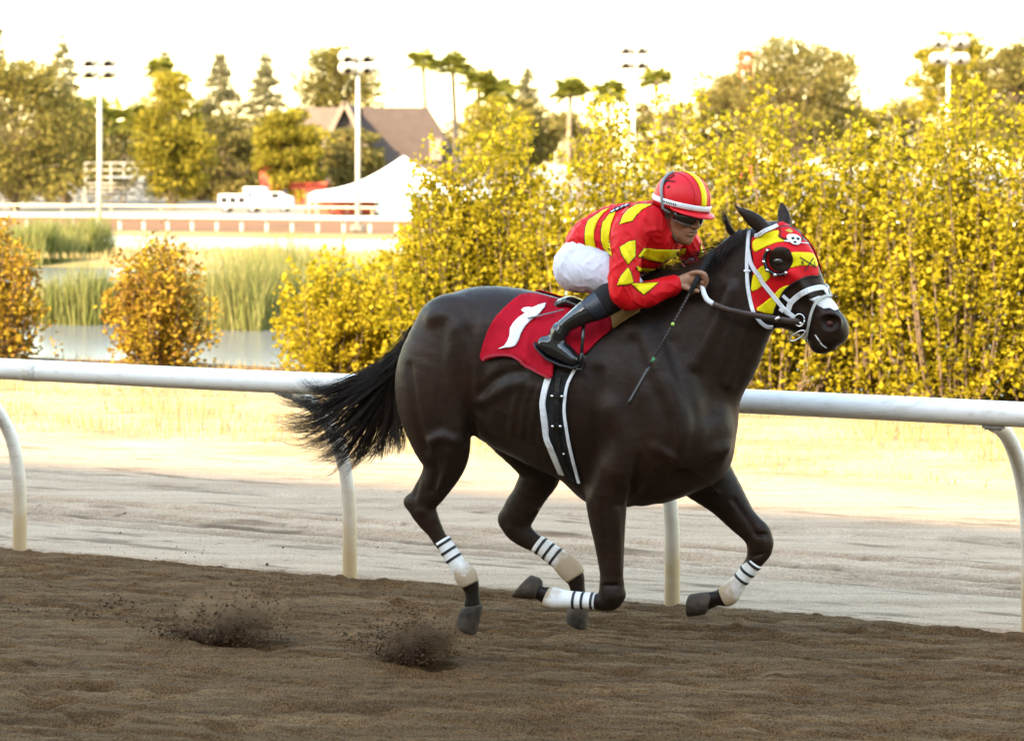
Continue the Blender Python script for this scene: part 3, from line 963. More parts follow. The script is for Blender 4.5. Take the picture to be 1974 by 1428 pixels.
# right wing: front slope hipped at its right end, back slope
d1 = 9.0
bpart('roof_slope', [[(BX(700), YB, zR), (BX(700), YB-d1, zE), (BX(905), YB-d1, zE), (BX(825), YB, zR)]], M['roof'])
bpart('roof_slope', [[(BX(825), YB, zR), (BX(905), YB-d1, zE), (BX(905), YB+d1, zE)]], M['roof'])
bpart('roof_slope', [[(BX(825), YB, zR), (BX(905), YB+d1, zE), (BX(560), YB+d1, zE), (BX(560), YB, zR)]], M['roof'])
# left wing
bpart('roof_slope', [[(BX(555), YB-.6, BZ(209)), (BX(520), YB-d1-.6, zE), (BX(640), YB-d1-.6, zE), (BX(664), YB-.6, BZ(209))]], simple('brown_shingle_sunlit', (.13,.088,.065), .9, .15, 1.0))  # lighter brown: sunlight on the left slope put into its colour
# front gable, projecting toward the camera
yg = YB-d1-3.5
for s_ in (-1, 1):
    bpart('gable_roof_slope', [[(BX(684), yg, zR+.1), (BX(684)+s_*BX(987+70), yg, zE-.4), (BX(684)+s_*BX(987+70), YB, zE-.4), (BX(684), YB, zR+.1)]], M['roof'])
    f = MB(); f.bar(ib @ Vector((BX(684), yg-.15, zR+.1)), ib @ Vector((BX(684)+s_*BX(987+71), yg-.15, zE-.45)), .35, .5); f.build('bargeboard', M['fascia'], hall)
bpart('gable_wall', [[(BX(684), yg+.8, zR-.6), (BX(684)-BX(987+64), yg+.8, zE-.4), (BX(684)+BX(987+64), yg+.8, zE-.4)]], M['darkwood'])
w = MB(); w.box(ib @ Vector((BX(730), YB, (zE+GZ)/2)), (BX(900)-BX(545), 2*d1-1.5, zE-GZ)); w.build('wall', simple('hall_wall', (.36,.27,.19), .85, .12, .6), hall)
for px in range(570, 900, 32):
    w = MB(); w.box(ib @ Vector((BX(px), YB-d1+.7, GZ+1.9)), (1.1, .12, 1.8)); w.build('window', M['darkglass'], hall)
# dormer vent
w = MB(); w.box(ib @ Vector((BX(845), YB-d1*.75, BZ(290))), (1.3, 1.6, 2.4)); w.build('roof_vent', M['fascia'], hall)

# white tent ---------------------------------------------------------
M['tent'] = simple('tent_fabric', (.80,.80,.78), .6, .04, 1.0)
YT = 150.0
mT = YT/FPX
def TX(px): return (px-CX)*mT
def TZ(py): return CAMH + (HZ-py)*mT
tent = empty('party_tent', (TX(775), YT, GZ), 'big white peaked tent beside the hedge, open below its eaves', 'tent')
it = Matrix.Translation((-TX(775), -YT, -GZ))
N = 13
peak = Vector((TX(778), YT, TZ(302)))
cor = [Vector((TX(606), YT-4, TZ(376))), Vector((TX(950), YT-4, TZ(376))), Vector((TX(950), YT+6, TZ(376))), Vector((TX(606), YT+6, TZ(376)))]
for i in range(4):
    a, b = cor[i], cor[(i+1) % 4]
    V, F = [], []
    for r in range(N):
        tt = r/(N-1)
        for q in range(N):
            e_ = a.lerp(b, q/(N-1))
            e_.z += .25*math.sin(math.pi*q/(N-1))
            p = peak.lerp(e_, tt)
            p.z -= 1.15*math.sin(math.pi*tt)*.55
            V.append(it @ p)
    for r in range(N-1):
        for q in range(N-1):
            F.append((r*N+q, r*N+q+1, (r+1)*N+q+1, (r+1)*N+q))
    m = MB(); m.add(V, F); o = m.build('roof_panel', M['tent'], tent, True)
    md = o.modifiers.new('solid', 'SOLIDIFY'); md.thickness = .04
    m = MB(); m.bar(it @ (a-Vector((0, 0, .2))), it @ (b-Vector((0, 0, .2))), .05, .5); m.build('valance', M['tent'], tent)
    for q in (0, .5):
        c_ = a.lerp(b, q)
        m = MB(); m.tube([it @ Vector((c_.x, c_.y, GZ)), it @ c_], .06, 8); m.build('pole', M['pole'], tent, True)

# vehicles, kiosk, staging, red truck --------------------------------
def boxpart(par, inv_, name, c, d, mat, bev=.05):
    m = MB(); m.box(inv_ @ Vector(c), d); return m.build(name, mat, par, False, bev)
M['carwhite'] = simple('white_car_paint', (.78,.78,.76), .25, .03, 2.0, coat=.5)
M['tyre'] = simple('tyre_rubber', (.02,.02,.02), .8, .2, 5.0)
M['red'] = simple('red_paint', (.60,.085,.045), .45, .1, 1.0)
M['teal'] = simple('teal_panel', (.16,.50,.52), .5, .08, 1.0)
def wheels(par, inv_, xs, y0, y1, z, r):
    for x in xs:
        for y in (y0, y1):
            m = MB(); m.tube([inv_ @ Vector((x, y-.11, z)), inv_ @ Vector((x, y+.11, z))], r, 16); o = m.build('wheel', M['tyre'], par)
            m = MB(); m.tube([inv_ @ Vector((x, y-.13, z)), inv_ @ Vector((x, y+.13, z))], r*.55, 12); m.build('rim', M['steel'], o)
def vehicle(name, pxc, Y, L, Hh, label, kind):
    m_ = Y/FPX
    X = (pxc-CX)*m_
    e = empty(name, (X, Y, GZ), label, 'truck' if kind == 'truck' else 'van', 'white vehicles parked beyond the rail')
    I = Matrix.Identity(4)
    wd = 1.9
    m = MB()
    prof = [(-L/2, .45), (L/2, .45), (L/2, 1.15), (L*.30, 1.25), (L*.17, Hh), (-L/2, Hh)] if kind == 'van' else [(-L*.05, .5), (L/2, .5), (L/2, 1.3), (L*.38, 1.45), (L*.28, Hh), (-L*.05, Hh)]
    m.loft([[(x, -wd/2, z) for x, z in prof], [(x, wd/2, z) for x, z in prof]])
    m.build('body', M['carwhite'], e, False, .08)
    if kind == 'truck':
        m = MB(); m.box((-L*.29, 0, 1.4), (L*.45, 2.0, 1.6)); m.build('cargo_box', M['carwhite'], e, False, .05)
        m = MB(); m.box((-L*.1, 0, .55), (L*.8, .9, .2)); m.build('chassis', M['tyre'], e)
        m = MB(); m.box((L*.14, -wd/2-.005, 1.45), (L*.17, .03, .5)); m.build('side_window', M['darkglass'], e)
        m = MB(); m.bar((L*.285, -wd/2+.1, Hh-.15), (L*.375, -wd/2+.1, 1.5), .02, .9); m.build('windscreen', M['darkglass'], e)
    else:
        for x0 in (-.36, -.15, .06):
            m = MB(); m.box((L*x0, -wd/2-.005, Hh-.5), (L*.17, .03, .55)); m.build('side_window', M['darkglass'], e)
        m = MB(); m.bar((L*.19, -wd/2+.05, Hh-.12), (L*.285, -wd/2+.05, 1.32), .02, .8); m.build('windscreen', M['darkglass'], e)
    for s_ in (-1, 1):
        m = MB(); m.box((L/2+.01, s_*.7, .85), (.04, .3, .2)); m.build('headlight', M['lamp_glass'], e)
    wheels(e, I, (-L*.32, L*.32), -wd/2, wd/2, .36, .36)
vehicle('parked_van', 464, 158, 3.6, 1.6, 'white van, left of the two white vehicles under the brownish tree', 'van')
vehicle('parked_truck', 520, 160, 4.2, 1.75, 'white box truck parked right of the white van', 'truck')

e = empty('red_container', ((530-CX)*175/FPX, 175, GZ), 'tall red stall front behind the white truck', 'stall')
I = Matrix.Identity(4)
for nm, c_, d_ in (('tower', (-.8, 0, 2.0), (1.1, 1.2, 4.0)), ('counter', (2.6, .2, 1.1), (4.6, 1.6, 2.2)), ('roof_board', (2.6, -.2, 2.4), (5.0, 2.2, .25))):
    boxpart(e, I, nm, c_, d_, M['red'])
e = empty('red_tent_wall', ((655-CX)*153/FPX, 153, GZ), 'red side cloth hanging under the white tent', 'stall')
for i in range(5): boxpart(e, I, 'panel', (-2.4+i*1.2, 0, .9), (1.15, .12+.04*(i % 2), 1.8), M['red'])
e = empty('teal_kiosk', ((768-CX)*146/FPX, 146, GZ), 'teal and white kiosk under the right side of the white tent', 'kiosk')
boxpart(e, I, 'counter', (0, 0, .55), (2.9, 1.2, 1.1), M['teal'])
boxpart(e, I, 'header', (0, 0, 1.95), (2.9, 1.2, .35), M['carwhite'])
for x in (-1.35, -.45, .45, 1.35): boxpart(e, I, 'post', (x, -.5, 1.45), (.12, .12, .75), M['teal'])
boxpart(e, I, 'back_panel', (0, .5, 1.45), (2.8, .08, .7), M['darkglass'])

# steel staging
st = empty('steel_staging', ((235-CX)*178/FPX, 178, GZ), 'grey steel staging with stairs and railings under the trees at left', 'staging')
M['staging'] = simple('staging_steel', (.46,.43,.38), .5, .15, 2.0)
for i in range(6):
    m = MB(); m.box((-1.2, -.6+i*.75, .35+i*.4), (6.4, .7, .12)); m.build('tread', M['staging'], st)
for x in np.linspace(-4.4, 2.0, 6):
    for y in (-1, 3.4):
        m = MB(); m.bar((x, y, 0), (x, y, 1.2 if y < 0 else 4.4), .12); m.build('upright', M['staging'], st)
for z in (3.0, 3.7, 4.4):
    m = MB(); m.bar((-4.4, 3.4, z), (2.0, 3.4, z), .09); m.build('handrail', M['staging'], st)
for s_, z in ((0, .1), (0, 1.0)):
    m = MB(); m.bar((2.2, -1.0, z), (4.6, -1.0, z+1.9), .1, .2); m.build('stair_string', M['staging'], st)
    m = MB(); m.bar((-5.0, -1.1, 2.6-z), (-2.2, -1.1, .2-z+.3), .1, .2); m.build('stair_string', M['staging'], st)
m = MB(); m.box((0.2, 2.2, 2.95), (4.0, 2.4, .14)); m.build('deck', M['carwhite'], st)

# red tower
YR = 300.
tw = empty('red_tower', ((1437-CX)*YR/FPX, YR, GZ), 'red painted slender tower with round white discs beside the large tree', 'tower')
ht = CAMH + (HZ-98)*YR/FPX - GZ
m = MB()
for sx in (-.9, .9):
    for sy in (-.9, .9): m.bar((sx, sy, 0), (sx, sy, ht), .35)
m.build('legs', M['red'], tw)
for z in np.arange(2.5, ht, 2.6):
    m = MB(); m.box((0, 0, z), (2.3, 2.3, .35)); m.build('cross_frame', M['red'], tw)
for z in (ht-1.7, ht-8.4):
    m = MB(); m.box((0, -1.0, z), (2.4, .2, 3.2)); m.build('sign_board', M['red'], tw)
    m = MB(); m.tube([(0, -1.12, z), (0, -1.2, z)], .75, 16); m.build('disc', M['carwhite'], tw)

# ---------------------------------------------------------------- grandstand behind the camera (its roof shades the track)
SHADE_V, STAND_V = 2.85, -31.0
_th = math.tan(rad(SUN_EL)) / ((_d.x*-NX[0] + _d.y*-NX[1]) / math.cos(rad(SUN_EL)))
roof_h = (SHADE_V - STAND_V) * _th
gs = empty('grandstand', T2W(0, STAND_V, 0), 'long concrete grandstand with a flat roof facing the track', 'grandstand', None, TRACK_ANG)
M['concrete'] = simple('concrete', (.42,.39,.35), .85, .12, .3, .2, 2.0)
LG = 190.0
def gbox(name, vy, z, dy, dz, mat=None, L=LG, x=0):
    m = MB(); m.box((x, vy, z), (L, dy, dz)); return m.build(name, mat or M['concrete'], gs)
gbox('roof', -9.0, roof_h-.5, 18.0, 1.0)
gbox('back_wall', -17.4, roof_h/2-.6, .8, roof_h-1.2)
nst = 18
for i in range(nst):
    gbox('seat_step', -3.0-i*.78, .3+i*(roof_h*.55/nst)/2+.2, .78, .6+i*(roof_h*.55/nst))
for x in np.arange(-LG/2+2, LG/2, 15.5):
    m = MB(); m.box((x, -1.5, roof_h/2-.5), (.6, .8, roof_h-1.0)); m.build('column', M['concrete'], gs)
# ================================================================ the horse
def PX(rows):
    """rows of photo px, py, l, radius in px, half width in m -> x,y,z,r,w"""
    out = []
    for px, py, l, r, w in rows:
        p, m = U(px, py, l)
        out.append([*p, r*m, w if w else r*m*0.8])
    return out

def build_horse_mesh():
    f = SDF((-1.02, -0.46, 0.02), (1.42, 0.46, 2.14), 0.0085)
    # trunk
    f.chain(PX([(884,657,0,84,.19),(925,656,0,103,.235),(985,705,0,150,.262),(1060,737,0,162,.285),(1140,764,0,170,.285),(1222,775,0,172,.245),(1300,802,0,124,.20)]), 0.0, 4)
    f.chain(PX([(1170,890,0,88,.17),(1265,900,0,70,.16),(1345,872,0,66,.15)]), 0.05, 3)
    # withers
    f.chain(PX([(1130,655,0,62,.11),(1200,645,0,56,.07),(1280,640,0,70,.09)]), 0.06, 3)
    # crest
    f.chain(PX([(1215,600,0,52,.07),(1270,580,0,56,.06),(1330,565,0,50,.055),(1385,528,0,44,.05),(1430,480,0,34,.045)]), 0.06, 3)
    # neck
    f.chain(PX([(1290,715,0,118,.16),(1345,685,0,112,.145),(1400,622,0,88,.115),(1438,560,0,74,.092),(1472,505,0,60,.085)]), 0.06, 4)
    # head: skull, cheek, nose, muzzle
    f.chain(PX([(1490,470,0,44,.085),(1508,500,0,60,.098),(1527,535,0,56,.088),(1556,585,0,47,.066),(1582,618,0,41,.06),(1594,640,0,37,.06)]), 0.03, 3)
    f.chain(PX([(1492,535,0,54,.075),(1500,572,0,54,.072),(1540,605,0,36,.055)]), 0.03, 3)
    f.ell(U(1610,634)[0], (.055,.058,.062), k=.03)                       # upper lip
    f.ell(U(1582,662)[0], (.05,.045,.045), k=.02)                        # chin
    for sd in (1, -1):
        f.chain(PX([(1490,486,.088*sd,8,.018),(1508,482,.092*sd,9,.018),(1524,492,.088*sd,7,.016)]), .03, 3)   # brow
        f.chain(PX([(1530,527,.085*sd,6,.02),(1560,572,.066*sd,6,.02)]), .03, 2)   # facial crest
        c = U(1601,618,.058*sd)[0]
        f.ell(c, (.048,.022,.042), k=.02)                                # nostril rim
        f.ell(U(1599,622,.078*sd)[0], (.044,.034,.033), k=.008, mode='sub')
        f.chain(PX([(1578,660,.058*sd,2.6,.02),(1600,672,.05*sd,2.6,.03),(1625,664,.02*sd,2.2,.03)]), .008, 3, mode='sub')   # mouth line
    # ears
    def ear(pts, l):
        f.chain([[*U(x, y, l_)[0], r, w] for x, y, r, w, l_ in pts], .015, 4)
    ear([(1478,447,.030,.03,.06),(1458,428,.034,.022,.075),(1438,413,.024,.014,.085),(1417,398,.004,.004,.085)], 0)
    ear([(1512,440,.030,.03,-.07),(1512,422,.031,.02,-.08),(1509,405,.022,.013,-.085),(1506,390,.004,.004,-.085)], 0)
    # hindquarters and hind legs
    f.chain(PX([(868,640,.10,72,.12),(842,715,.125,80,.135),(838,775,.135,76,.13),(850,845,.145,60,.095),(858,880,.145,46,.072),(848,915,.14,36,.058),(830,946,.135,29,.046)]), .028, 4)
    f.chain(PX([(838,930,.135,28,.045),(814,970,.13,28,.04),(822,995,.128,24,.036),(836,1018,.125,18,.03),(850,1042,.122,15,.028),(876,1080,.118,14,.026),(901,1113,.115,20,.03),(910,1142,.115,14.5,.026),(911,1165,.115,17,.03)]), .02, 4)
    f.ell(U(791,967,.13)[0], (.033,.022,.03), k=.03)                     # point of hock
    f.ell(U(868,848,.205)[0], (.06,.03,.05), k=.05)                      # stifle
    f.ell(U(878,612,.13)[0], (.065,.03,.05), k=.09)                      # point of hip
    f.chain(PX([(930,690,-.10,80,.12),(975,780,-.125,80,.12),(1025,862,-.14,56,.09),(1043,905,-.14,42,.07),(1025,945,-.135,34,.055),(1002,985,-.13,31,.045)]), .03, 4)
    f.chain(PX([(1004,980,-.13,30,.045),(993,1008,-.13,29,.042),(1008,1030,-.128,23,.036),(1037,1050,-.125,17,.03),(1068,1072,-.12,15,.027),(1102,1100,-.12,21,.031),(1113,1132,-.12,15,.026),(1115,1165,-.12,17,.03)]), .02, 4)
    f.ell(U(973,1000,-.13)[0], (.03,.022,.035), k=.03)
    # shoulders and fore legs
    f.chain(PX([(1228,660,.10,58,.10),(1275,760,.15,72,.105),(1300,832,.165,66,.10)]), .035, 3)
    f.chain(PX([(1262,830,.15,82,.10),(1205,880,.16,66,.095),(1172,945,.158,44,.075),(1170,990,.155,38,.062),(1175,1050,.15,29.5,.046),(1179,1105,.145,23.5,.037),(1180,1138,.143,23,.037)]), .035, 4)
    f.chain(PX([(1179,1128,.143,22,.037),(1179,1152,.142,23,.036),(1160,1160,.14,17,.03),(1140,1158,.14,14.5,.027),(1095,1156,.138,14,.027),(1063,1152,.138,19.5,.03),(1046,1145,.138,14,.026),(1030,1136,.138,16,.03)]), .018, 4)
    f.chain(PX([(1290,830,-.13,82,.10),(1345,900,-.14,60,.09),(1393,953,-.145,41,.068),(1428,998,-.145,30,.05),(1458,1030,-.145,26,.04),(1464,1056,-.145,22,.037)]), .035, 4)
    f.chain(PX([(1462,1030,-.145,25,.04),(1466,1056,-.145,22,.037),(1452,1084,-.145,17,.03),(1440,1100,-.145,15,.027),(1418,1128,-.145,14.5,.027),(1402,1147,-.145,20,.031),(1383,1152,-.145,14.5,.026),(1362,1158,-.145,17,.03)]), .018, 4)
    # chest muscles
    for sd in (1, -1):
        f.ell(U(1366,838,.085*sd)[0], (.095,.07,.14), k=.05)
        f.chain(PX([(1345,905,.07*sd,30,.06),(1300,930,.08*sd,26,.05)]), .03, 2)
    # hollows: flank, jugular groove, between thigh and belly, behind the shoulder
    f.chain(PX([(938,640,.275,10,.03),(925,720,.285,9,.03),(925,800,.25,12,.03)]), .06, 3, mode='sub')
    f.chain(PX([(1440,640,.115,6,.03),(1400,730,.16,7,.03),(1372,800,.19,7,.03)]), .05, 3, mode='sub')
    f.chain(PX([(1160,700,.315,8,.02),(1155,800,.315,8,.02),(1160,870,.28,8,.02)]), .06, 3, mode='sub')
    f.chain(PX([(1240,905,.26,6,.02),(1215,930,.23,6,.02)]), .04, 2, mode='sub')
    # finer anatomy laid on the surface: muscle edges, tendons, veins, ribs
    base = f.mesh('horse_base', 1)
    B = BVHTree.FromPolygons([v.co[:] for v in base.vertices], [tuple(p.vertices) for p in base.polygons])
    bpy.data.meshes.remove(base)
    def on(pts, rm, sink, k, mode, lg=.2, both=True):
        rows = []
        for x, y in pts:
            q, m_ = U(x, y, lg)
            d = Vector(q - CAM_L).normalized()
            hit, nrm, i, dist = B.ray_cast(Vector(CAM_L), d)
            if hit is None: continue
            h = hit - nrm*sink
            rows.append([h.x, h.y, h.z, rm, rm])
        if len(rows) < 2: return
        f.chain(rows, k, 3, mode=mode)
        if both: f.chain([[a, -b, c, r, w] for a, b, c, r, w in rows], k, 3, mode=mode)
    G, A_ = 'sub', 'add'
    # thigh: front edge against the flank, hamstring line, quadriceps
    on([(893,622),(904,655),(908,700),(906,760),(912,815),(916,838)], .015, -.006, .022, G, both=False)
    on([(790,705),(797,760),(806,815),(822,868)], .010, -.004, .03, G, both=False)
    on([(878,640),(872,700),(875,760),(880,815)], .030, .012, .05, A_, both=False)
    on([(832,612),(858,606),(884,622)], .020, .012, .05, A_, both=False)
    on([(832,850),(850,842),(872,848)], .018, .002, .03, A_, both=False)
    on([(868,868),(862,905),(848,940)], .012, .003, .025, A_, both=False)
    on([(838,880),(842,915),(832,945)], .010, -.003, .022, G, both=False)
    on([(806,930),(800,955)], .008, -.002, .02, G, both=False)
    # flank fold and belly
    on([(918,790),(940,745),(975,720),(1010,716)], .010, -.004, .03, G, both=False)
    on([(925,775),(950,762),(985,744),(1005,738)], .013, .009, .035, A_, both=False)
    for i in range(5):
        x = 985+i*19
        on([(x+18,742+i*3),(x+6,790+i*4),(x,830+i*6)], .012, .008, .022, A_, both=False)
    on([(945,830),(985,846),(1030,866),(1062,884)], .006, .000, .012, A_, both=False)
    # shoulder and triceps
    on([(1222,660),(1240,710),(1268,775),(1290,830),(1290,880)], .016, -.009, .045, G, both=False)
    on([(1292,660),(1306,710),(1330,765),(1345,820),(1335,868)], .015, -.009, .045, G, both=False)
    on([(1150,720),(1148,780),(1146,840),(1142,900),(1132,938)], .016, -.009, .045, G, both=False)
    on([(1180,790),(1198,845),(1190,905)], .034, .024, .07, A_, both=False)
    on([(1232,880),(1222,925),(1212,965)], .011, -.003, .022, G, both=False)
    on([(1262,862),(1296,884),(1318,900)], .014, .008, .03, A_, both=False)
    on([(1310,905),(1345,892),(1385,880)], .012, -.003, .025, G, both=False)
    on([(1335,896),(1368,874),(1398,866)], .020, .012, .04, A_, both=False)
    on([(1163,965),(1166,1020),(1172,1080)], .007, -.002, .018, G, both=False)
    on([(1190,985),(1192,1050),(1192,1100)], .010, .002, .018, A_, both=False)
    on([(1415,965),(1440,1000),(1455,1025)], .008, -.001, .018, G, both=False)
    # neck: jugular edge, crest muscle
    on([(1408,560),(1372,640),(1340,700)], .022, .008, .04, A_, both=False)
    on([(1452,600),(1425,680),(1405,740)], .014, .004, .03, A_, both=False)
    # jaw edge, cheek veins
    on([(1470,520),(1468,570),(1482,612),(1505,624)], .006, -.001, .018, G)
    on([(1545,562),(1560,590),(1562,615)], .005, .000, .010, A_)
    on([(1532,590),(1550,606),(1562,612)], .0045, .000, .008, A_)
    # veins
    for pts in ([(905,560),(900,590),(912,625)], [(820,700),(838,735),(835,780),(848,815)],
                [(1010,800),(1030,830),(1052,850)], [(960,790),(985,800),(1010,822)], [(1185,925),(1180,975),(1184,1030),(1180,1075)],
                [(1235,760),(1225,800),(1232,845)], [(1330,905),(1360,925),(1385,950),(1410,975)], [(1420,600),(1400,650),(1388,700),(1375,745)],
                [(1300,740),(1310,785),(1302,825)], [(1545,575),(1572,590),(1585,602)], [(1520,610),(1540,618),(1556,622)]):
        on(pts, .0046, .0012, .010, A_, both=False)
    # joints: hocks, knees, fetlocks
    for x, y, l, r, k_ in ((846,958,.155,(.020,.012,.022),.018), (812,985,.165,(.022,.010,.018),.016), (838,1000,.14,(.014,.014,.020),.012),
                           (1030,985,-.105,(.020,.012,.022),.018), (985,1018,-.098,(.02,.010,.018),.016),
                           (1198,1146,.142,(.018,.020,.026),.012), (1161,1142,.142,(.014,.016,.020),.012), (1180,1150,.178,(.022,.010,.022),.014),
                           (1484,1045,-.145,(.014,.022,.026),.012), (1448,1050,-.145,(.014,.016,.020),.012), (1466,1042,-.108,(.022,.010,.024),.014),
                           (893,1124,.115,(.014,.018,.016),.014), (1096,1112,-.12,(.014,.018,.016),.014), (1058,1138,.138,(.016,.018,.012),.014), (1392,1138,-.145,(.014,.018,.014),.014)):
        f.ell(U(x, y, l)[0], r, k=k_)
    for pts, l in (([(840,972),(850,984)], .165), ([(1168,1128),(1192,1128)], .178), ([(1452,1072),(1474,1066)], -.108), ([(1458,1030),(1478,1030)], -.108)):
        f.chain(PX([(x, y, l, 3.0, .012) for x, y in pts]), .012, 2, mode='sub')
    # cannon tendons
    for pts in ([(840,1028),(862,1062),(885,1098)], [(1022,1040),(1055,1066),(1088,1094)]):
        on(pts, .006, -.002, .012, G, both=False)
    return f.mesh('horse_body', 1)

t = NT('dark_bay_coat')
tc = t.coord()
sp = t.new('ShaderNodeSeparateXYZ'); t.l.new(tc, sp.inputs[0])
big = t.noise(2.2, 3, .5, tc)
hair = t.noise(330.0, 2, .7, t.coord('Object', (.7, 1, .55)))
col = t.ramp(big.outputs[0], [(.30, (.0125,.0058,.0032)), (.55, (.0190,.0088,.0047)), (.75, (.029,.0132,.0066))])
leg = t.ramp(sp.outputs[2], [(.28, (.32,.30,.30)), (.46, (1, 1, 1))])
col = t.mix(1.0, col, leg, 'MULTIPLY')
lock = t.noise(55.0, 3, .65, t.coord('Object', (.30, 1, 1.0)))
col = t.mix(.55, col, t.ramp(lock.outputs[0], [(.32, (.55,.55,.55)), (.68, (1.5,1.45,1.4))]), 'MULTIPLY')
col = t.mix(.35, col, t.ramp(hair.outputs[0], [(.3, (.4,.4,.4)), (.7, (1.5,1.45,1.4))]), 'MULTIPLY')
t.set(Base_Color=col, Roughness=t.ramp(t.noise(40, 3, .6, tc).outputs[0], [(.3, (.40,.40,.40)), (.7, (.54,.54,.54))]), Specular_IOR_Level=.22, Sheen_Weight=.05, Sheen_Roughness=.45, Sheen_Tint=(.8,.62,.5,1))
skin = t.noise(16.0, 4, .6, t.coord('Object', (.8, 1, 1)))
hsum = t.new('ShaderNodeMath', operation='MULTIPLY_ADD'); t.l.new(hair.outputs[0], hsum.inputs[0]); hsum.inputs[1].default_value = .35; t.l.new(skin.outputs[0], hsum.inputs[2])
t.bump(hsum.outputs[0], .32, .012)
M['coat'] = t.m
M['hair'] = simple('black_hair', (.016,.009,.006), .5, .5, 30.0, spec=.25)
M['hoof'] = simple('dusty_hoof', (.055,.042,.031), .85, .55, 14.0, .5, 50.0, spec=.2)

horse_me = build_horse_mesh()
horse = empty('horse', (0, 0, 0), 'dark bay racehorse at full gallop with all four hooves off the ground', 'horse')
horse.matrix_world = H_MAT
body = link('body', horse_me, M['coat'], horse)
HB = BVHTree.FromPolygons([v.co[:] for v in horse_me.vertices], [tuple(p.vertices) for p in horse_me.polygons])

def child_of_frame(name, label, cat, group=None):
    e = empty(name, (0, 0, 0), label, cat, group)
    e.matrix_world = H_MAT
    return e

def cast(bvh, px, py, off=0.0, lg=0.0):
    """where the line of sight through a photo pixel meets the surface"""
    q, m = U(px, py, lg)
    d = Vector(q - CAM_L).normalized()
    hit, nrm, i, dist = bvh.ray_cast(Vector(CAM_L), d)
    if hit is None:
        hit, nrm, i, dist = bvh.find_nearest(Vector(q))
        # closest approach along the ray
        for _ in range(4):
            k = (hit - Vector(CAM_L)).dot(d)
            hit, nrm, i, dist = bvh.find_nearest(Vector(CAM_L) + d*k)
    return hit + nrm*off, nrm

def inpoly(x, y, P):
    c = False
    for i in range(len(P)):
        (x1, y1), (x2, y2) = P[i], P[i-1]
        if (y1 > y) != (y2 > y) and x < (x2-x1)*(y-y1)/(y2-y1)+x1: c = not c
    return c

def densify(P, step):
    out = []
    for i in range(len(P)):
        a, b = P[i], P[(i+1) % len(P)]
        n = max(1, int(math.hypot(b[0]-a[0], b[1]-a[1])/step))
        out += [(a[0]+(b[0]-a[0])*j/n, a[1]+(b[1]-a[1])*j/n) for j in range(n)]
    return out

def smooth_poly(P, it=1):
    for _ in range(it):
        Q = []
        for i in range(len(P)):
            a, b = P[i], P[(i+1) % len(P)]
            Q += [(a[0]*.75+b[0]*.25, a[1]*.75+b[1]*.25), (a[0]*.25+b[0]*.75, a[1]*.25+b[1]*.75)]
        P = Q
    return P

def decal(name, P, bvh, mat, parent, off=.004, thick=.002, step=4.0, mirror=None, wob=None, lg=0.0, smooth=1):
    """a patch of cloth or paint cut to an outline and laid on a surface; mirror: offset of a second patch on the other side"""
    P = smooth_poly(P, smooth) if smooth else P
    B = densify(P, step)
    xs, ys = [p[0] for p in B], [p[1] for p in B]
    pts = list(B)
    y = min(ys)+step*.5
    r = 0
    while y < max(ys):
        x = min(xs) + (step*.5 if r % 2 else 0)
        while x < max(xs):
            if inpoly(x, y, B) and min((x-a)**2+(y-b)**2 for a, b in B) > (step*.6)**2: pts.append((x, y))
            x += step
        y += step*.87; r += 1
    res = delaunay_2d_cdt([Vector(p) for p in pts], [], [list(range(len(B)))], 1, 1e-4)
    vv, ff = res[0], res[2]
    V = []
    for p in vv:
        x, y = p.x, p.y
        for it in range(3):             # keep the outline in place although the patch stands off the surface
            h, n = cast(bvh, x, y, off, lg)
            if wob: h = h + n*wob(h)
            w_ = H_MAT @ h
            ex, ey = CX + FPX*w_.x/w_.y - p.x, HZ - FPX*(w_.z-CAMH)/w_.y - p.y
            if it == 2 or abs(ex) + abs(ey) < .3: break
            x, y = x - ex*.9, y - ey*.9
        V.append(h)
    F = [tuple(f) for f in ff]
    def mk(V, F, nm):
        me = bpy.data.meshes.new(nm)
        me.from_pydata([tuple(v) for v in V], [], F); me.update()
        c, nn = Vector(), Vector()
        for pl in me.polygons: c += pl.center*pl.area; nn += pl.normal*pl.area
        o = link(nm, me, mat, parent)
        md = o.modifiers.new('solid', 'SOLIDIFY'); md.thickness = thick; md.offset = -1 if nn.dot(Vector(CAM_L)-V[0]) > 0 else 1
        return o
    o = mk(V, F, name)
    if mirror is not None:
        W2 = []
        for h in V:
            q = Vector((h.x, -h.y, h.z))
            hh, n, i, d = bvh.find_nearest(q)
            W2.append(hh + n*mirror)
        mk(W2, [f[::-1] for f in F], name)
    return o

def strap(name, P, bvh, mat, parent, w=.018, off=.004, thick=.005, mirror=False, lg=0.0, sub=4):
    """a flat strap lying on a surface along a line of photo pixels"""
    P = catmull([(x, y, 0) for x, y in P], sub)
    C, Nn = [], []
    for p in P:
        h, n = cast(bvh, p[0], p[1], off, lg)
        C.append(h); Nn.append(n)
    for sgn in ((1, -1) if mirror else (1,)):
        rings = []
        for i in range(len(C)):
            t_ = (C[min(i+1, len(C)-1)]-C[max(0, i-1)]).normalized()
            n = Nn[i]; s_ = t_.cross(n).normalized()
            r = [C[i]+s_*w/2, C[i]+s_*w*.42+n*thick, C[i]-s_*w*.42+n*thick, C[i]-s_*w/2]
            if sgn < 0: r = [Vector((q.x, -q.y, q.z)) for q in r][::-1]
            rings.append(r)
        m = MB(); m.loft(rings); m.build(name, mat, parent, False)

def mo(P, ox, oy, k): return [(x/k+ox, y/k+oy) for x, y in P]
Z2 = lambda P: mo(P, 1380, 370, 4.2)        # readings from enlarged views of the photo
Z3 = lambda P: mo(P, 1040, 310, 4.463)
Z4 = lambda P: mo(P, 900, 530, 3.322)

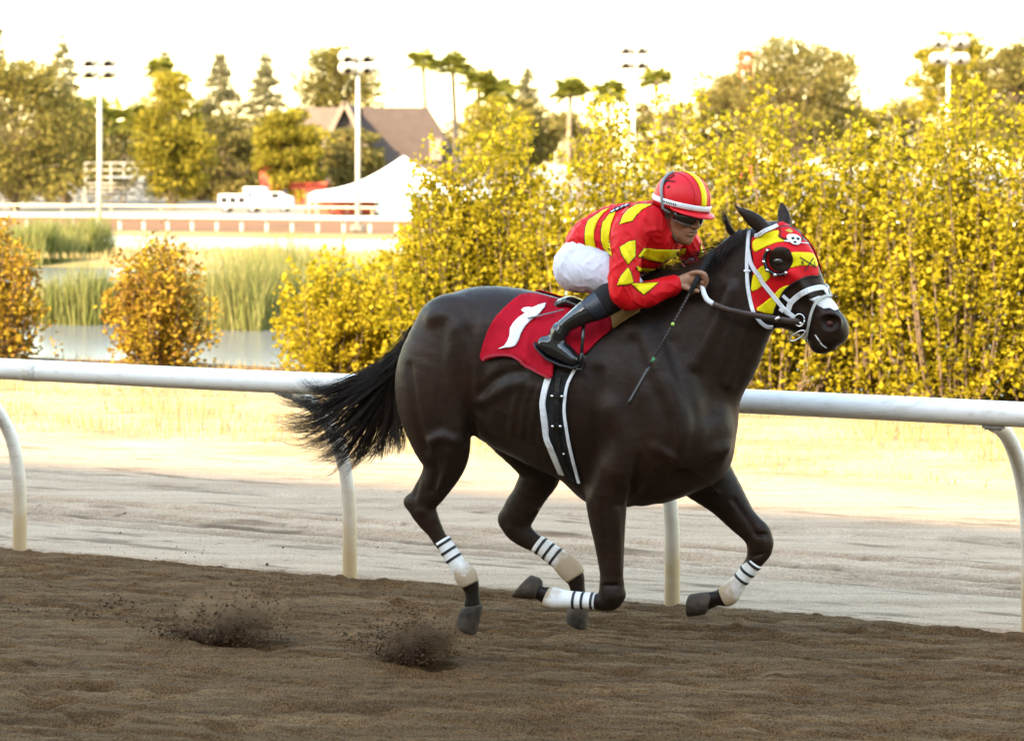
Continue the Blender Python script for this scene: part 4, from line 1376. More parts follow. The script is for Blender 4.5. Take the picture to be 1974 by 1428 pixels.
# hooves -----------------------------------------------------------
def hoof(cf, cb, toe, heel, l, w=.062):
    """coronet front and back, toe and heel as photo pixels"""
    rings = []
    for f_ in (0, .06, .3, .6, .88, .97, 1.0):
        a = U(cf[0]+(toe[0]-cf[0])*f_, cf[1]+(toe[1]-cf[1])*f_, l)[0]
        b = U(cb[0]+(heel[0]-cb[0])*f_, cb[1]+(heel[1]-cb[1])*f_, l)[0]
        c = (a+b)/2; h = (a-b)/2
        k = {0: .80, .06: .95, .97: .97, 1.0: .88}.get(f_, 1.0)
        if .05 < f_ < .7: b = b - h*.10*math.sin(math.pi*f_/.7); c = (a+b)/2; h = (a-b)/2
        ww = w*(.80+.16*f_)*k
        ring = []
        for q in np.linspace(0, 2*math.pi, 20, endpoint=False):
            cx = math.cos(q); sy = math.sin(q)
            ring.append(c + h*k*(cx if cx > 0 else cx*.92) + np.array([0, ww*sy, 0]))
        rings.append(ring)
    m = MB(); m.loft(rings); o = m.build('hoof', M['hoof'], horse, True)
hoof((932,1163),(890,1168),(917,1224),(880,1200), .115)
hoof((1134,1163),(1097,1168),(1131,1214),(1090,1192), -.12)
hoof((1034,1155),(1045,1118),(986,1150),(1024,1106), .138)
hoof((1362,1184),(1376,1140),(1326,1188),(1328,1143), -.145)

# eyes -------------------------------------------------------------
M['eye'] = simple('dark_eye', (.006,.004,.003), .06, .2, 30.0, coat=1.0)
for sd in (1, -1):
    c, nn = cast(HB, 1500, 504, .009)
    c = np.array([c.x, c.y*sd, c.z])
    m = MB(); n = 10
    rr = [[c + np.array([.022*math.cos(a)*math.cos(b), .007*math.sin(b)*-1, .0155*math.sin(a)*math.cos(b)]) for a in np.linspace(0, 2*math.pi, 14, endpoint=False)] for b in np.linspace(-1.5, 1.5, 9)]
    m.loft(rr); m.build('eye', M['eye'], horse, True)
M['nostril'] = simple('nostril_skin', (.09,.02,.016), .6, .3, 30.0)
for sd in (1, -1):
    c = U(1600,624,.052*sd)[0]
    m = MB()
    m.loft([[c + np.array([r*math.cos(a)*1.15, -sd*y_, r*math.sin(a)]) for a in np.linspace(0, 2*math.pi, 14, endpoint=False)] for r, y_ in ((.002, -.002), (.012, -.001), (.013, .001))])
    m.build('nostril', M['nostril'], horse, True)

# tail and mane ------------------------------------------------------
def hairs(name, locks, seed, mat, parent):
    """locks: list of (control pixels, l at root and tip, number of hairs, root and tip spread in px, radius)"""
    rng = np.random.RandomState(seed)
    m = MB()
    for P, l0, l1, k, s0, s1, r in locks:
        P = np.array(P, float)
        ph = rng.uniform(0, 6.28, 2)
        for _ in range(k):
            o0, o1 = rng.normal(size=2)*s0, rng.normal(size=2)*s1
            ll = rng.normal()*.012
            end = rng.uniform(.78, 1.0)
            n = 14
            pts = []
            Q = catmull(np.hstack([P, np.zeros((len(P), 1))]), 6)[:, :2]
            for t_ in np.linspace(0, end, n):
                x = np.interp(t_, np.linspace(0, 1, len(Q)), Q[:, 0]); y = np.interp(t_, np.linspace(0, 1, len(Q)), Q[:, 1])
                a = math.sin(math.pi*min(1, t_*1.15))
                q = o0*(1-t_) + o1*(t_**1.3) + np.array([math.sin(t_*7+ph[0]), math.cos(t_*6+ph[1])])*a*1.6
                pts.append(Vector(U(x+q[0], y+q[1], l0+(l1-l0)*t_+ll*(.3+t_))[0]))
            rad_ = r*rng.uniform(.6, 1.2)
            m.tube(pts, [rad_*(1-.85*(i/(n-1))**1.4) for i in range(n)], 4, cap=False)
    return m.build(name, mat, parent, True)
rg = np.random.RandomState(9)
locks = []
tips = catmull(np.array([(566,722,0),(545,742,0),(528,765,0),(522,795,0),(532,825,0),(556,848,0),(575,872,0),(604,893,0),(640,902,0),(680,897,0),(715,888,0),(745,876,0),(768,866,0),(786,850,0)], float), 6)[:, :2]
for i in range(104):
    u_ = (i + rg.uniform(-.4, .4))/104
    tip = tips[int(min(max(u_, 0), 1)*(len(tips)-1))] + rg.normal(size=2)*7
    short = rg.uniform(.80, 1.05)
    root = np.array([798-32*u_*rg.uniform(.5, 1.2), 642+76*u_*rg.uniform(.4, 1.1)])
    mid1 = np.array([742+30*u_, 703+34*u_]) + rg.normal(size=2)*6
    sag = 46*(1-u_)**.6*(.35+.65*u_) + 16
    mid2 = mid1*.50 + tip*.50 + np.array([-2, sag]) + rg.normal(size=2)*6
    tip = mid1 + (tip-mid1)*short
    pre = mid2*.40 + tip*.60 + np.array([0, sag*.42]) + rg.normal(size=2)*3
    locks.append(([root, mid1, mid2, pre, tip], .02*rg.normal(), .06*rg.normal(), 17, 5.0, 5.2, .0014))
for i in range(26):      # wisps
    u_ = rg.uniform(0, .75)
    tip = tips[int(u_*(len(tips)-1))] + rg.normal(size=2)*10 + np.array([-4, -4])
    mid1 = np.array([735+25*u_, 705+34*u_]) + rg.normal(size=2)*8
    mid2 = mid1*.45 + tip*.55 + np.array([0, 34]) + rg.normal(size=2)*9
    locks.append(([(790, 665), mid1, mid2, mid2*.35+tip*.65+np.array([0, 16]), tip], .02*rg.normal(), .08*rg.normal(), 5, 4, 11, .0009))
for i in range(26):   # thick upper hair round the dock
    y_ = rg.uniform(0, 1)
    locks.append(([(800-8*y_, 636+10*y_), (775-5*y_, 668+22*y_), (735, 705+26*y_), (680-30*rg.rand(), 742+34*y_)], .03*rg.normal(), .05*rg.normal(), 16, 5.5, 7.5, .002))
for i in range(8):
    locks.append(([(804, 630+i*3), (790, 640+i*3), (775, 641+i*4), (764-i*2, 640+i*5)], 0, .02, 5, 2, 3, .0011))
hairs('tail', locks, 3, M['hair'], horse)
dk = MB(); dk.tube([Vector(U(812,650,0)[0]), Vector(U(790,660,0)[0]), Vector(U(765,690,0)[0]), Vector(U(745,712,0)[0])], [.05, .038, .03, .02], 10); dk.build('dock', M['coat'], horse, True)
locks = []
for i in range(9):
    locks.append(([(1432+rg.normal()*4, 462), (1412, 450), (1399, 425), (1392+rg.normal()*4, 402+rg.normal()*8)], 0, .02*rg.normal(), 14, 4, 4.5, .0013))
for i in range(20):
    x = 1260 + i*9.0
    y = 528 - 1.0*max(0, x-1330)*.55 if x > 1330 else 528
    locks.append(([(x, y+6), (x-14, y-9), (x-36, y-8+rg.normal()*4), (x-60-rg.rand()*20, y+2+rg.normal()*8)], -.01, -.03, 14, 5, 6, .0015))
for i in range(16):
    x = 1300 + i*9; y = 552 - .9*max(0, x-1330)
    locks.append(([(x+8, y-20), (x-2, y-10), (x-12, y+8), (x-26+rg.normal()*6, y+22+rg.normal()*6)], .05, .10, 12, 5, 5, .0016))
for i in range(12):
    x = 1365 + i*6; y = 520-i*5
    locks.append(([(x+6, y), (x-8, y-6), (x-20, y+6), (x-34+rg.normal()*6, y+14+rg.normal()*8)], .0, -.02, 14, 5, 6, .0015))
hairs('mane', locks, 4, M['hair'], horse)
# ================================================================ tack
M['silk_red'] = simple('red_silk', (.60,.006,.011), .55, .12, 8.0, .15, 35.0, spec=.18)
M['silk_yellow'] = simple('yellow_silk', (.80,.66,.006), .55, .08, 8.0, .15, 35.0, spec=.18)
M['outline'] = simple('black_stitching', (.012,.010,.010), .7, .2, 20.0)
M['cloth_red'] = simple('crimson_saddle_cloth', (.40,.005,.017), .8, .14, 6.0, .35, 120.0, spec=.12)
M['white_cloth'] = simple('white_cloth', (.76,.76,.77), .7, .05, 10.0, .2, 90.0)
M['strap_white'] = simple('white_strap', (.72,.73,.76), .45, .06, 20.0, .1, 80.0)
M['strap_grey'] = simple('greyed_strap', (.50,.49,.46), .55, .1, 20.0, .1, 80.0)
M['leather'] = simple('black_leather', (.012,.011,.011), .25, .3, 20.0, .1, 60.0)
M['rein'] = simple('brown_rein_leather', (.045,.026,.020), .4, .3, 30.0, .2, 90.0)
M['felt'] = simple('black_felt', (.010,.010,.011), .95, .3, 30.0, .3, 150.0)
M['chrome'] = simple('polished_steel', (.75,.75,.76), .12, .05, 20.0, metal=1.0)
M['tan'] = simple('tan_chamois', (.36,.20,.06), .85, .15, 10.0, .2, 60.0)
M['tape'] = simple('black_tape', (.015,.015,.017), .5, .2, 20.0)

# hood ---------------------------------------------------------------
hood = child_of_frame('racing_hood', 'red and yellow striped hood with eye cups on the horse\'s head', 'hood')
P = Z2([(285,400),(300,360),(400,322),(490,300),(500,240),(560,250),(640,300),(700,370),(770,450),(800,500),(830,580),(838,690),(760,682),(680,710),(600,755),(545,810),(510,880),(480,940),(465,1000),(380,978),(312,965),(290,880),(285,800),(300,660),(305,560),(290,470)])
decal('shell', P, HB, M['silk_red'], hood, .006, .003, 4.0, .006)
for P in ([(292,440),(300,390),(400,335),(500,305),(515,330),(500,352),(530,380),(590,388),(560,400),(480,410),(400,445),(310,495)],
          [(600,488),(700,487),(780,492),(806,520),(836,610),(740,592),(660,600),(560,628),(600,570),(600,520)],
          [(390,585),(400,620),(455,680),(400,732),(340,790),(283,812),(290,720),(310,655)],
          [(608,750),(545,810),(510,880),(480,940),(466,998),(380,976),(313,955),(400,890),(450,850),(480,820),(530,770)]):
    decal('yellow_band', Z2(P), HB, M['silk_yellow'], hood, .0085, .002, 3.0, .0085)
# dark hem
strap('hem', Z2([(838,690),(760,682),(680,710),(600,755),(545,810),(510,880),(480,940),(465,1000)]), HB, M['outline'], hood, .006, .006, .004, True)
# eye cups: dark opening and a rim with studs
ec = [(527+98*math.cos(a), 546+104*math.sin(a)) for a in np.linspace(0, 2*math.pi, 26, endpoint=False)]
decal('eye_opening', Z2(ec), HB, M['coat'], hood, .0095, .001, 3.0, .0095, smooth=0)
rim_px = Z2([(527+118*math.cos(a), 552+112*math.sin(a)) for a in np.linspace(rad(62), rad(228), 20)])
def cupring(sgn):
    pts, outs = [], []
    for x, y in rim_px:
        h, n = cast(HB, x, y, .012)
        pts.append(h); outs.append(n)
    fl = lambda q: Vector((q.x, q.y*sgn, q.z))
    m = MB()
    rings = []
    for h, n in zip(pts, outs):
        i = pts.index(h)
        t_ = (pts[min(i+1, len(pts)-1)]-pts[max(i-1, 0)]).normalized(); s_ = t_.cross(n)
        hgt = .022*math.sin(math.pi*(i+.5)/len(pts))**.6
        r = [h+s_*.008, h+s_*.006+n*hgt, h-s_*.002+n*(hgt+.002), h-s_*.008]
        rings.append([fl(q) for q in r])
    m.loft(rings); m.build('eye_cup', M['leather'], hood, True)
    for k in (0, 5, 9, 13, 18):
        h, n = pts[k], outs[k]
        hgt = .022*math.sin(math.pi*(k+.5)/len(pts))**.6
        m = MB(); m.tube([fl(h+n*(hgt*.7)), fl(h+n*(hgt+.006))], .0075, 8); m.build('stud', M['chrome'], hood, True)
for sg in (1, -1): cupring(sg)
# emblem: red flag with a white skull over crossed swords, and crossed swords on the forehead band
decal('emblem', Z2([(510,275),(590,270),(680,315),(712,372),(690,400),(600,395),(540,385),(505,362),(525,330)]), HB, M['outline'], hood, .0105, .001, 2.5, smooth=0)
decal('emblem', Z2([(520,285),(590,280),(672,322),(700,370),(610,380),(545,375),(518,358),(534,330)]), HB, M['silk_red'], hood, .012, .001, 2.5, smooth=0)
decal('emblem', Z2([(560,310),(600,296),(628,322),(600,334)]), HB, simple('emblem_gold', (.55,.33,.03), .6, .1, 20.), hood, .0135, .001, 2.5, smooth=0)
decal('emblem', Z2([(572,345),(640,338),(690,365),(692,405),(670,430),(625,425),(600,405),(575,380)]), HB, M['white_cloth'], hood, .014, .001, 2.5)
for P in ([(610,368),(632,362),(640,378),(618,386)], [(652,370),(675,368),(682,384),(660,388)], [(628,400),(650,396),(655,410),(634,414)]):
    decal('emblem', Z2(P), HB, M['outline'], hood, .0155, .001, 2.0, smooth=0)
for a, b in (((550,412),(735,425)), ((560,404),(600,410))):
    strap('emblem', Z2([a, ((a[0]+b[0])/2, (a[1]+b[1])/2), b]), HB, M['white_cloth'], hood, .004, .012, .001)
for a, b in (((672,530),(800,612)), ((776,540),(714,640)), ((688,560),(690,590)), ((690,560),(706,572)), ((690,574),(708,590)), ((784,570),(790,600))):
    strap('sword_mark', Z2([a, ((a[0]+b[0])/2, (a[1]+b[1])/2), b]), HB, M['outline'], hood, .0032 if b[1]-a[1] < 45 and abs(b[0]-a[0]) < 45 else .005, .0105, .001)

# bridle --------------------------------------------------------------
br = child_of_frame('bridle', 'white racing bridle with ring bit on the horse\'s head', 'bridle')
strap('throatlatch', Z2([(275,325),(266,430),(256,600),(262,780),(296,955),(340,1035),(400,1085),(455,1085)]), HB, M['strap_white'], br, .017, .007, .005, True)
strap('cheekpiece', Z2([(268,470),(290,580),(350,680),(430,790),(510,890),(575,962),(640,1012)]), HB, M['strap_white'], br, .019, .0105, .005, True)
strap('browband', Z2([(330,358),(400,312),(495,285)]), HB, M['strap_white'], br, .018, .010, .005, True)
strap('noseband', Z2([(575,990),(592,940),(612,890),(680,832),(760,792),(850,775),(893,800)]), HB, M['strap_white'], br, .024, .005, .006, True)
strap('noseband_hanger', Z2([(545,835),(575,862),(612,892)]), HB, M['strap_white'], br, .014, .008, .005, True)
strap('noseband_hanger', Z2([(862,776),(884,815),(915,850)]), HB, M['strap_white'], br, .012, .006, .005, True)
strap('nose_strap', Z2([(918,845),(890,842),(840,862),(800,905),(770,985),(752,1070),(742,1150),(746,1210)]), HB, M['strap_grey'], br, .012, .005, .007, True)
strap('chin_strap', Z2([(746,1205),(700,1215),(650,1190),(600,1120)]), HB, M['strap_grey'], br, .012, .006, .005)
strap('buckle_keeper', Z2([(525,930),(560,955)]), HB, M['white_cloth'], br, .026, .014, .004, sub=2)
strap('buckle_keeper', Z2([(236,640),(285,638)]), HB, M['white_cloth'], br, .010, .012, .004, sub=2)
def ring(name, cx, cy, rpx, l, mat, parent, r=.0035, sq=1.0, rot=0.0):
    m = MB()
    pts = []
    for a in np.linspace(0, 2*math.pi, 25):
        x, y = rpx*math.cos(a), rpx*sq*math.sin(a)
        pts.append(Vector(U(cx+x*math.cos(rot)-y*math.sin(rot), cy+x*math.sin(rot)+y*math.cos(rot), l)[0]))
    m.tube(pts, r, 8); return m.build(name, mat, parent, True)
for sd in (1, -1):
    ring('bit_ring', 1541, 617, 9.5, .086*sd, M['chrome'], br, .0035, 1.25)
    ring('bit_prong', 1537, 647, 17, .080*sd, M['chrome'], br, .0028, .35, -.55)
m = MB(); m.tube([Vector(U(1541,622,.09)[0]), Vector(U(1552,632,0)[0]), Vector(U(1541,622,-.09)[0])], .007, 8); m.build('mouthpiece', M['chrome'], br, True)

# white snip on the nose and foam on the lip
decal('snip', Z2([(758,872),(830,842),(905,842),(950,880),(1002,940),(965,962),(920,938),(875,945),(850,932),(815,912),(800,895)]), HB, M['white_cloth'], horse, .0025, .001, 3.0, None, smooth=0)
decal('foam', Z2([(798,1152),(812,1158),(835,1195),(862,1232),(900,1262),(895,1268),(850,1236),(822,1200)]), HB, M['white_cloth'], horse, .002, .001, 2.5)

# saddle cloth ----------------------------------------------------------
sc_ = child_of_frame('saddle_cloth', 'crimson saddle cloth with a white number 1 under the saddle', 'saddle cloth')
def wob(h):
    n1 = mnoise.noise(Vector((h.x*9, h.z*5, 3)))*.012 + (1-abs(mnoise.noise(Vector((h.x*15+h.z*6, h.z*9, 7))))*2.5)*.006
    low = max(0, 1.42-h.z)
    return n1 + low*.09
CL = Z4([(365,118),(330,128),(250,195),(170,282),(130,362),(100,450),(80,520),(92,548),(112,552),(170,528),(240,520),(300,528),(345,552),(400,590),(460,628),(546,672),(552,600),(562,500),(640,560),(690,545),(740,510),(765,498),(820,432),(870,390),(934,338),(922,256),(860,262),(780,215),(700,180),(580,152),(500,130),(430,112)])
decal('cloth', CL, HB, M['cloth_red'], sc_, .010, .005, 5.0, .010, wob, smooth=1)
ONE = mo([(388,240),(402,226),(430,222),(455,225),(490,208),(535,197),(528,222),(495,262),(440,305),(415,330),(395,360),(382,390),(370,425),(350,455),(320,464),(246,474),(285,455),(305,425),(316,395),(320,350),(340,315),(370,285),(412,256),(398,250)], 880, 520, 3.1075)
decal('number', ONE, HB, M['white_cloth'], sc_, .0185, .004, 2.5, None, wob, smooth=0)
strap('hem', Z4([(112,548),(170,524),(240,516),(300,524),(345,548),(400,586),(460,622),(542,664)]), HB, simple('cloth_hem', (.33,.008,.022), .8, .1, 20.), sc_, .012, .028, .002)

# saddle, girth, pad, stirrups --------------------------------------------
sd_ = child_of_frame('racing_saddle', 'small black racing saddle with girth and stirrups beneath the rider', 'saddle')
f = SDF((-.25, -.26, 1.3), (.50, .26, 1.85), .007)
f.chain([[*U(1082,592,0)[0], .022, .11], [*U(1105,590,0)[0], .025, .10], [*U(1150,588,0)[0], .025, .10], [*U(1195,575,0)[0], .03, .08], [*U(1222,565,0)[0], .03, .05]], .02, 3)
f.chain([[*U(1078,585,.06)[0], .018, .05], [*U(1098,580,.08)[0], .022, .06], [*U(1120,588,.09)[0], .016, .06]], .02, 3)
f.chain([[*U(1078,585,-.06)[0], .018, .05], [*U(1098,580,-.08)[0], .022, .06], [*U(1120,588,-.09)[0], .016, .06]], .02, 3)
link('seat', f.mesh('saddle_seat', 1), M['leather'], sd_)
decal('pad', Z4([(922,256),(980,225),(1060,210),(1110,205),(1105,225),(1040,262),(985,300),(934,338)]), HB, M['tan'], sd_, .014, .008, 4.0, .014, smooth=0)
GL = Z4([(530,640),(500,760),(492,850),(512,1020),(560,1150),(605,1255)])
GR = Z4([(690,618),(642,720),(628,870),(655,1050),(690,1200),(722,1312)])
decal('girth', GL + [(x, y) for x, y in Z4([(650,1320),(700,1340)])] + GR[::-1], HB, M['felt'], sd_, .007, .005, 5.0, .007, smooth=0)
strap('girth_edge', Z4([(530,640),(502,760),(494,850),(514,1020),(562,1150),(612,1262)]), HB, M['strap_white'], sd_, .030, .012, .005, True)
strap('girth_edge', Z4([(692,610),(642,720),(628,870),(655,1050),(690,1200),(728,1320)]), HB, M['strap_white'], sd_, .014, .012, .006, True)
strap('girth_strap', Z4([(590,660),(580,780),(582,960),(600,1110),(640,1230),(690,1310)]), HB, M['leather'], sd_, .024, .014, .004)
for y in (765, 950):
    strap('buckle', Z4([(552, y-6), (585, y+4), (615, y+8)]), HB, M['leather'], sd_, .020, .018, .006)
    for x in (557, 610):
        h, n = cast(HB, x/3.322+900, (y+6)/3.322+530, .026)
        m = MB(); m.tube([h-n*.004, h+n*.004], .006, 8); m.build('stud', M['chrome'], sd_, True)
h, n = cast(HB, 630/3.322+900, 1130/3.322+530, .018)
m = MB(); m.tube([h-n*.004, h+n*.004], .005, 8); m.build('stud', M['chrome'], sd_, True)
ring('girth_ring', 1107, 924, 10, .13, M['leather'], sd_, .004, .55, .35)
strap('strap_end', [(1019,621),(1050,615),(1087,607)], HB, simple('grey_elastic', (.16,.15,.16), .6, .1, 20.), sd_, .007, .030, .003)
for sd in (1, -1):
    m = MB()
    pts = [U(x, y, l*sd)[0] for x, y, l in ((1121,680,.27),(1117,695,.285),(1108,708,.30),(1122,712,.315),(1128,698,.33),(1121,680,.335))]
    m.tube([Vector(p) for p in catmull(pts, 3)], .006, 8); m.build('stirrup_iron', M['leather'], sd_, True)
    m = MB(); m.tube([Vector(U(1128,600,.20*sd)[0]), Vector(U(1124,640,.29*sd)[0]), Vector(U(1121,682,.31*sd)[0])], .008, 6, flat=(Vector((0, 1, 0)), .35)); m.build('stirrup_leather', M['leather'], sd_, True)

# reins ---------------------------------------------------------------
rn = child_of_frame('reins', 'brown leather reins with pale grip running from bit to the rider\'s hands', 'reins')
for sd in (1, -1):
    P1 = [(1352,541,.13),(1356,562,.15),(1363,577,.16),(1375,586,.165)]
    P2 = [(1375,586,.165),(1400,596,.165),(1440,605,.15),(1481,612,.125),(1512,617,.105),(1540,620,.088)]
    for P, mt, w, nm in ((P1, M['strap_white'], .0115, 'rein_grip'), (P2, M['rein'], .0125, 'rein')):
        m = MB(); pts = catmull([U(x, y, l*sd)[0] for x, y, l in P], 5)
        m.tube([Vector(p) for p in pts], w, 10, flat=(Vector((0, 1, 0)), .5)); m.build(nm, mt, rn, True)
    m = MB(); m.tube([Vector(U(1496,612,.118*sd)[0]), Vector(U(1500,616,.116*sd)[0])], .0145, 10); m.build('rein_buckle', M['chrome'], rn, True)

# leg bandages -----------------------------------------------------------
t = NT('dusty_bandage')
tc = t.coord()
at = t.new('ShaderNodeAttribute'); at.attribute_name = 'dirt'
nn_ = t.noise(22, 4, .6, tc)
ms = t.new('ShaderNodeMath', operation='MULTIPLY_ADD'); t.l.new(nn_.outputs[0], ms.inputs[0]); ms.inputs[1].default_value = .7; t.l.new(at.outputs['Fac'], ms.inputs[2])
t.set(Base_Color=t.mix(t.ramp(ms.outputs[0], [(.72, (0, 0, 0)), (1.05, (1, 1, 1))]), (.74,.73,.71), (.40,.30,.20)), Roughness=.8)
t.bump(t.noise(120, 3, .6, tc).outputs[0], .3, .004)
M['bandage'] = t.m
def bandage(P, l, rings_at, label, dirty):
    """P: rows px, py, half width px, half width m: from below the knee or hock to the fetlock"""
    e = child_of_frame('leg_bandage', label, 'bandage', 'white leg bandages with black tape')
    Q = catmull([[x, y, r, w] for x, y, r, w in P], 4)
    def ringat(q, tx, ty, extra=0.0):
        c, m_ = U(q[0], q[1], l)
        d = np.hypot(tx, ty); nx_, ny_ = -ty/d, tx/d
        a = U(q[0]+nx_*(q[2]+extra), q[1]+ny_*(q[2]+extra), l)[0]-c
        return [c + a*math.cos(k) + np.array([0, (q[3]+extra*m_)*math.sin(k), 0]) for k in np.linspace(0, 2*math.pi, 20, endpoint=False)]
    rr = []
    for i in range(len(Q)):
        t_ = Q[min(i+1, len(Q)-1)]-Q[max(i-1, 0)]
        rr.append(ringat(Q[i], t_[0], t_[1]))
    m = MB(); m.loft(rr); o = m.build('wrap', M['bandage'], e, True)
    at_ = o.data.attributes.new('dirt', 'FLOAT', 'POINT')
    n = len(Q)
    at_.data.foreach_set('value', np.repeat(np.linspace(0, 1, n)**1.2*dirty, 20).astype(np.float32))
    S_ = np.concatenate([[0], np.cumsum(np.hypot(np.diff(Q[:, 0]), np.diff(Q[:, 1])))])
    for f_ in rings_at:
        tw = []
        for ff in np.linspace(f_-.5, f_+.5, 3):
            s_ = f_*0 + S_[-1]*0 + f_
            pos = min(max(S_[-1]*f_ + (ff-f_)*5.0, 0), S_[-1])
            q = np.array([np.interp(pos, S_, Q[:, k]) for k in range(4)])
            i = min(max(int(np.searchsorted(S_, pos)), 1), n-1)
            t_ = Q[i]-Q[i-1]
            tw.append(ringat(q, t_[0], t_[1], .9))
        m = MB(); m.loft(tw); m.build('tape_band', M['tape'], e, True)
bandage([(852,1040,14.5,.034),(866,1062,15,.034),(884,1090,16,.034),(897,1108,21,.038),(906,1126,17,.034)], .120, (.07,.24,.41), 'white bandage on the trailing near hind leg, its lower end brown with dirt', 1.0)
bandage([(1035,1047,17,.035),(1054,1060,17.5,.035),(1078,1078,19,.036),(1098,1096,23,.039),(1110,1112,20,.036)], -.123, (.10,.27,.44), 'bandage on the far hind leg, half covered in tan dirt', 1.25)
bandage([(1148,1158,16,.034),(1125,1157,16,.034),(1090,1155,17.5,.035),(1064,1152,21,.038),(1053,1148,19,.034)], .139, (.06,.25,.42), 'clean white bandage on the folded near foreleg, lying level', .72)
bandage([(1456,1082,16,.034),(1443,1098,16,.034),(1424,1122,16,.034),(1405,1144,22,.038),(1394,1150,20,.035)], -.145, (.06,.26,.45), 'white bandage on the lifted far foreleg under the horse\'s chest', 1.0)
# ================================================================ the rider
M['skin'] = simple('tan_skin', (.30,.15,.085), .5, .12, 25.0, .08, 120.0)
M['breeches'] = simple('white_breeches', (.60,.59,.68), .7, .05, 8.0, .3, 26.0)
M['boot'] = simple('polished_black_boot', (.010,.010,.011), .16, .3, 10.0, .06, 25.0, coat=.6)
M['boot_panel'] = simple('navy_boot_panel', (.014,.017,.028), .38, .2, 10.0, .25, 70.0)
M['goggle_frame'] = simple('grey_goggle_frame', (.22,.23,.24), .4, .1, 20.0)
M['lens'] = simple('dark_lens', (.006,.006,.007), .05, .1, 5.0, coat=1.0)
M['helmet_red'] = simple('red_helmet_cover', (.60,.006,.012), .45, .10, 10.0, .12, 60.0, spec=.3)
M['lips'] = simple('lips', (.26,.10,.075), .45, .1, 40.0)
M['hairdark'] = simple('dark_hair', (.02,.013,.010), .7, .3, 60.0)

jock = child_of_frame('person', 'jockey in red and yellow silks and white breeches crouching over the saddle', 'person')

# head frame: turned between the running direction and the camera, chin down
HY, HP = 38.0, 15.0
_f = Vector((math.sin(rad(HY))*math.cos(rad(HP)), -math.cos(rad(HY))*math.cos(rad(HP)), -math.sin(rad(HP))))
_r = _f.cross(Vector((0, 0, 1))).normalized()
_r = (Matrix.Rotation(rad(-4), 3, _f) @ _r)
_u = _r.cross(_f)
_Ri = H_MAT.to_3x3().inverted()
hf, hr, hu = [np.array(_Ri @ q) for q in (_f, _r, _u)]
HC = U(1313, 404, .03)[0]
def HD(x, y, z): return HC + hr*x + hf*y + hu*z
HROT = np.array([hr, hf, hu])

def J(rows): return [[*U(px, py, l)[0], r*U(px, py, l)[1], w if w else r*U(px, py, l)[1]] for px, py, l, r, w in rows]
TORSO = [(1118,510,0,42,.14),(1143,468,0,40,.135),(1182,455,0,53,.15),(1228,458,0,62,.165),(1258,448,0,54,.165)]
def arm(sd):
    if sd > 0:
        return [(1236,432,.15,38,.075),(1215,452,.20,33,.07),(1206,500,.250,26,.06),(1203,545,.275,25,.058),(1207,570,.275,22,.05),(1235,570,.235,20,.045),(1268,561,.165,17.5,.04),(1302,549,.13,12.5,.030)]
    return [(1285,440,-.15,34,.07),(1312,455,-.20,26,.06),(1332,485,-.22,20,.05),(1338,508,-.21,17.5,.043),(1340,522,-.16,15,.038),(1342,530,-.11,12,.030)]
HIP = [(1115,516,.085,43,.09),(1150,523,.14,37,.08),(1190,538,.17,28,.055),(1212,550,.175,22,.045)]
SHANK = [(1213,556,.18,24,.05),(1188,567,.20,29,.058),(1160,586,.23,26,.055),(1125,605,.265,19,.045),(1092,626,.275,13,.034),(1078,640,.28,14,.036)]
FOOT = [(1050,662,.285,13,.034),(1066,668,.285,17,.037),(1085,678,.285,17,.040),(1106,692,.285,12,.040)]
def far(rows):          # the same limb on the other side of the horse
    out = []
    for px, py, l, r, w in rows:
        p, m = U(px, py, l)
        out.append([p[0], -p[1], p[2], r*m, w if w else r*m])
    return out
def grow(rows, g): return [[a, b, c, r+g, w+g] for a, b, c, r, w in rows]
def wrinkle(me, amp, sc, seed, dirv=None, mask=None):
    n = len(me.vertices)
    co = np.empty(n*3, np.float32); me.vertices.foreach_get('co', co); co = co.reshape(-1, 3)
    no = np.empty(n*3, np.float32); me.vertex_normals.foreach_get('vector', no); no = no.reshape(-1, 3)
    for i in range(n):
        v = Vector(co[i])*sc + Vector((seed, seed*.7, 0))
        a = max(0, 1 - abs(mnoise.noise(v))*2.6)
        b = max(0, 1 - abs(mnoise.noise(Vector((v.x*2.4+v.z*1.2, v.y*2.0, v.z*1.1))))*3.2)
        k = amp*(a*a*.6 + b*b*.55 - .25)
        if mask is not None: k *= mask(co[i])
        co[i] += no[i]*k
    me.vertices.foreach_set('co', co.ravel()); me.update()

# ---- body: one continuous figure, with face, hands and fingers
f = SDF((-.42, -.42, 1.02), (.78, .42, 2.25), .0045)
f.chain(J(TORSO), 0, 3)
f.chain(J(arm(1)), .02, 3)
f.chain(J(arm(-1)), .02, 3)
for rows in (J(HIP), far(HIP)): f.chain(rows, .03, 3)
for rows in (J(SHANK), far(SHANK)): f.chain(grow(rows, -.006), .015, 2)
for rows in (J(FOOT), far(FOOT)): f.chain(grow(rows, -.010), .015, 2)
f.chain([[*U(1262,440,0)[0], .075, .085], [*U(1282,420,.01)[0], .062, .062], [*HD(0, -.025, -.075), .056, .056], [*HD(0, -.01, -.02), .06, .06]], .03, 3)
f.ell(HD(0, -.012, .035), (.078,.100,.088), HROT, .0)if False else f.ell(HD(0, -.012, .035), (.078,.100,.088), HROT, .02)
f.ell(HD(0, .030, -.045), (.062,.068,.082), HROT, .025)
f.ell(HD(0, .042, -.098), (.046,.050,.036), HROT, .025)
f.ell(HD(0, .080, -.118), (.020,.018,.018), HROT, .022)
f.chain([[*HD(0, .094, .000), .009, .009], [*HD(0, .108, -.022), .010, .010], [*HD(0, .119, -.042), .0125, .0125]], .012, 2)
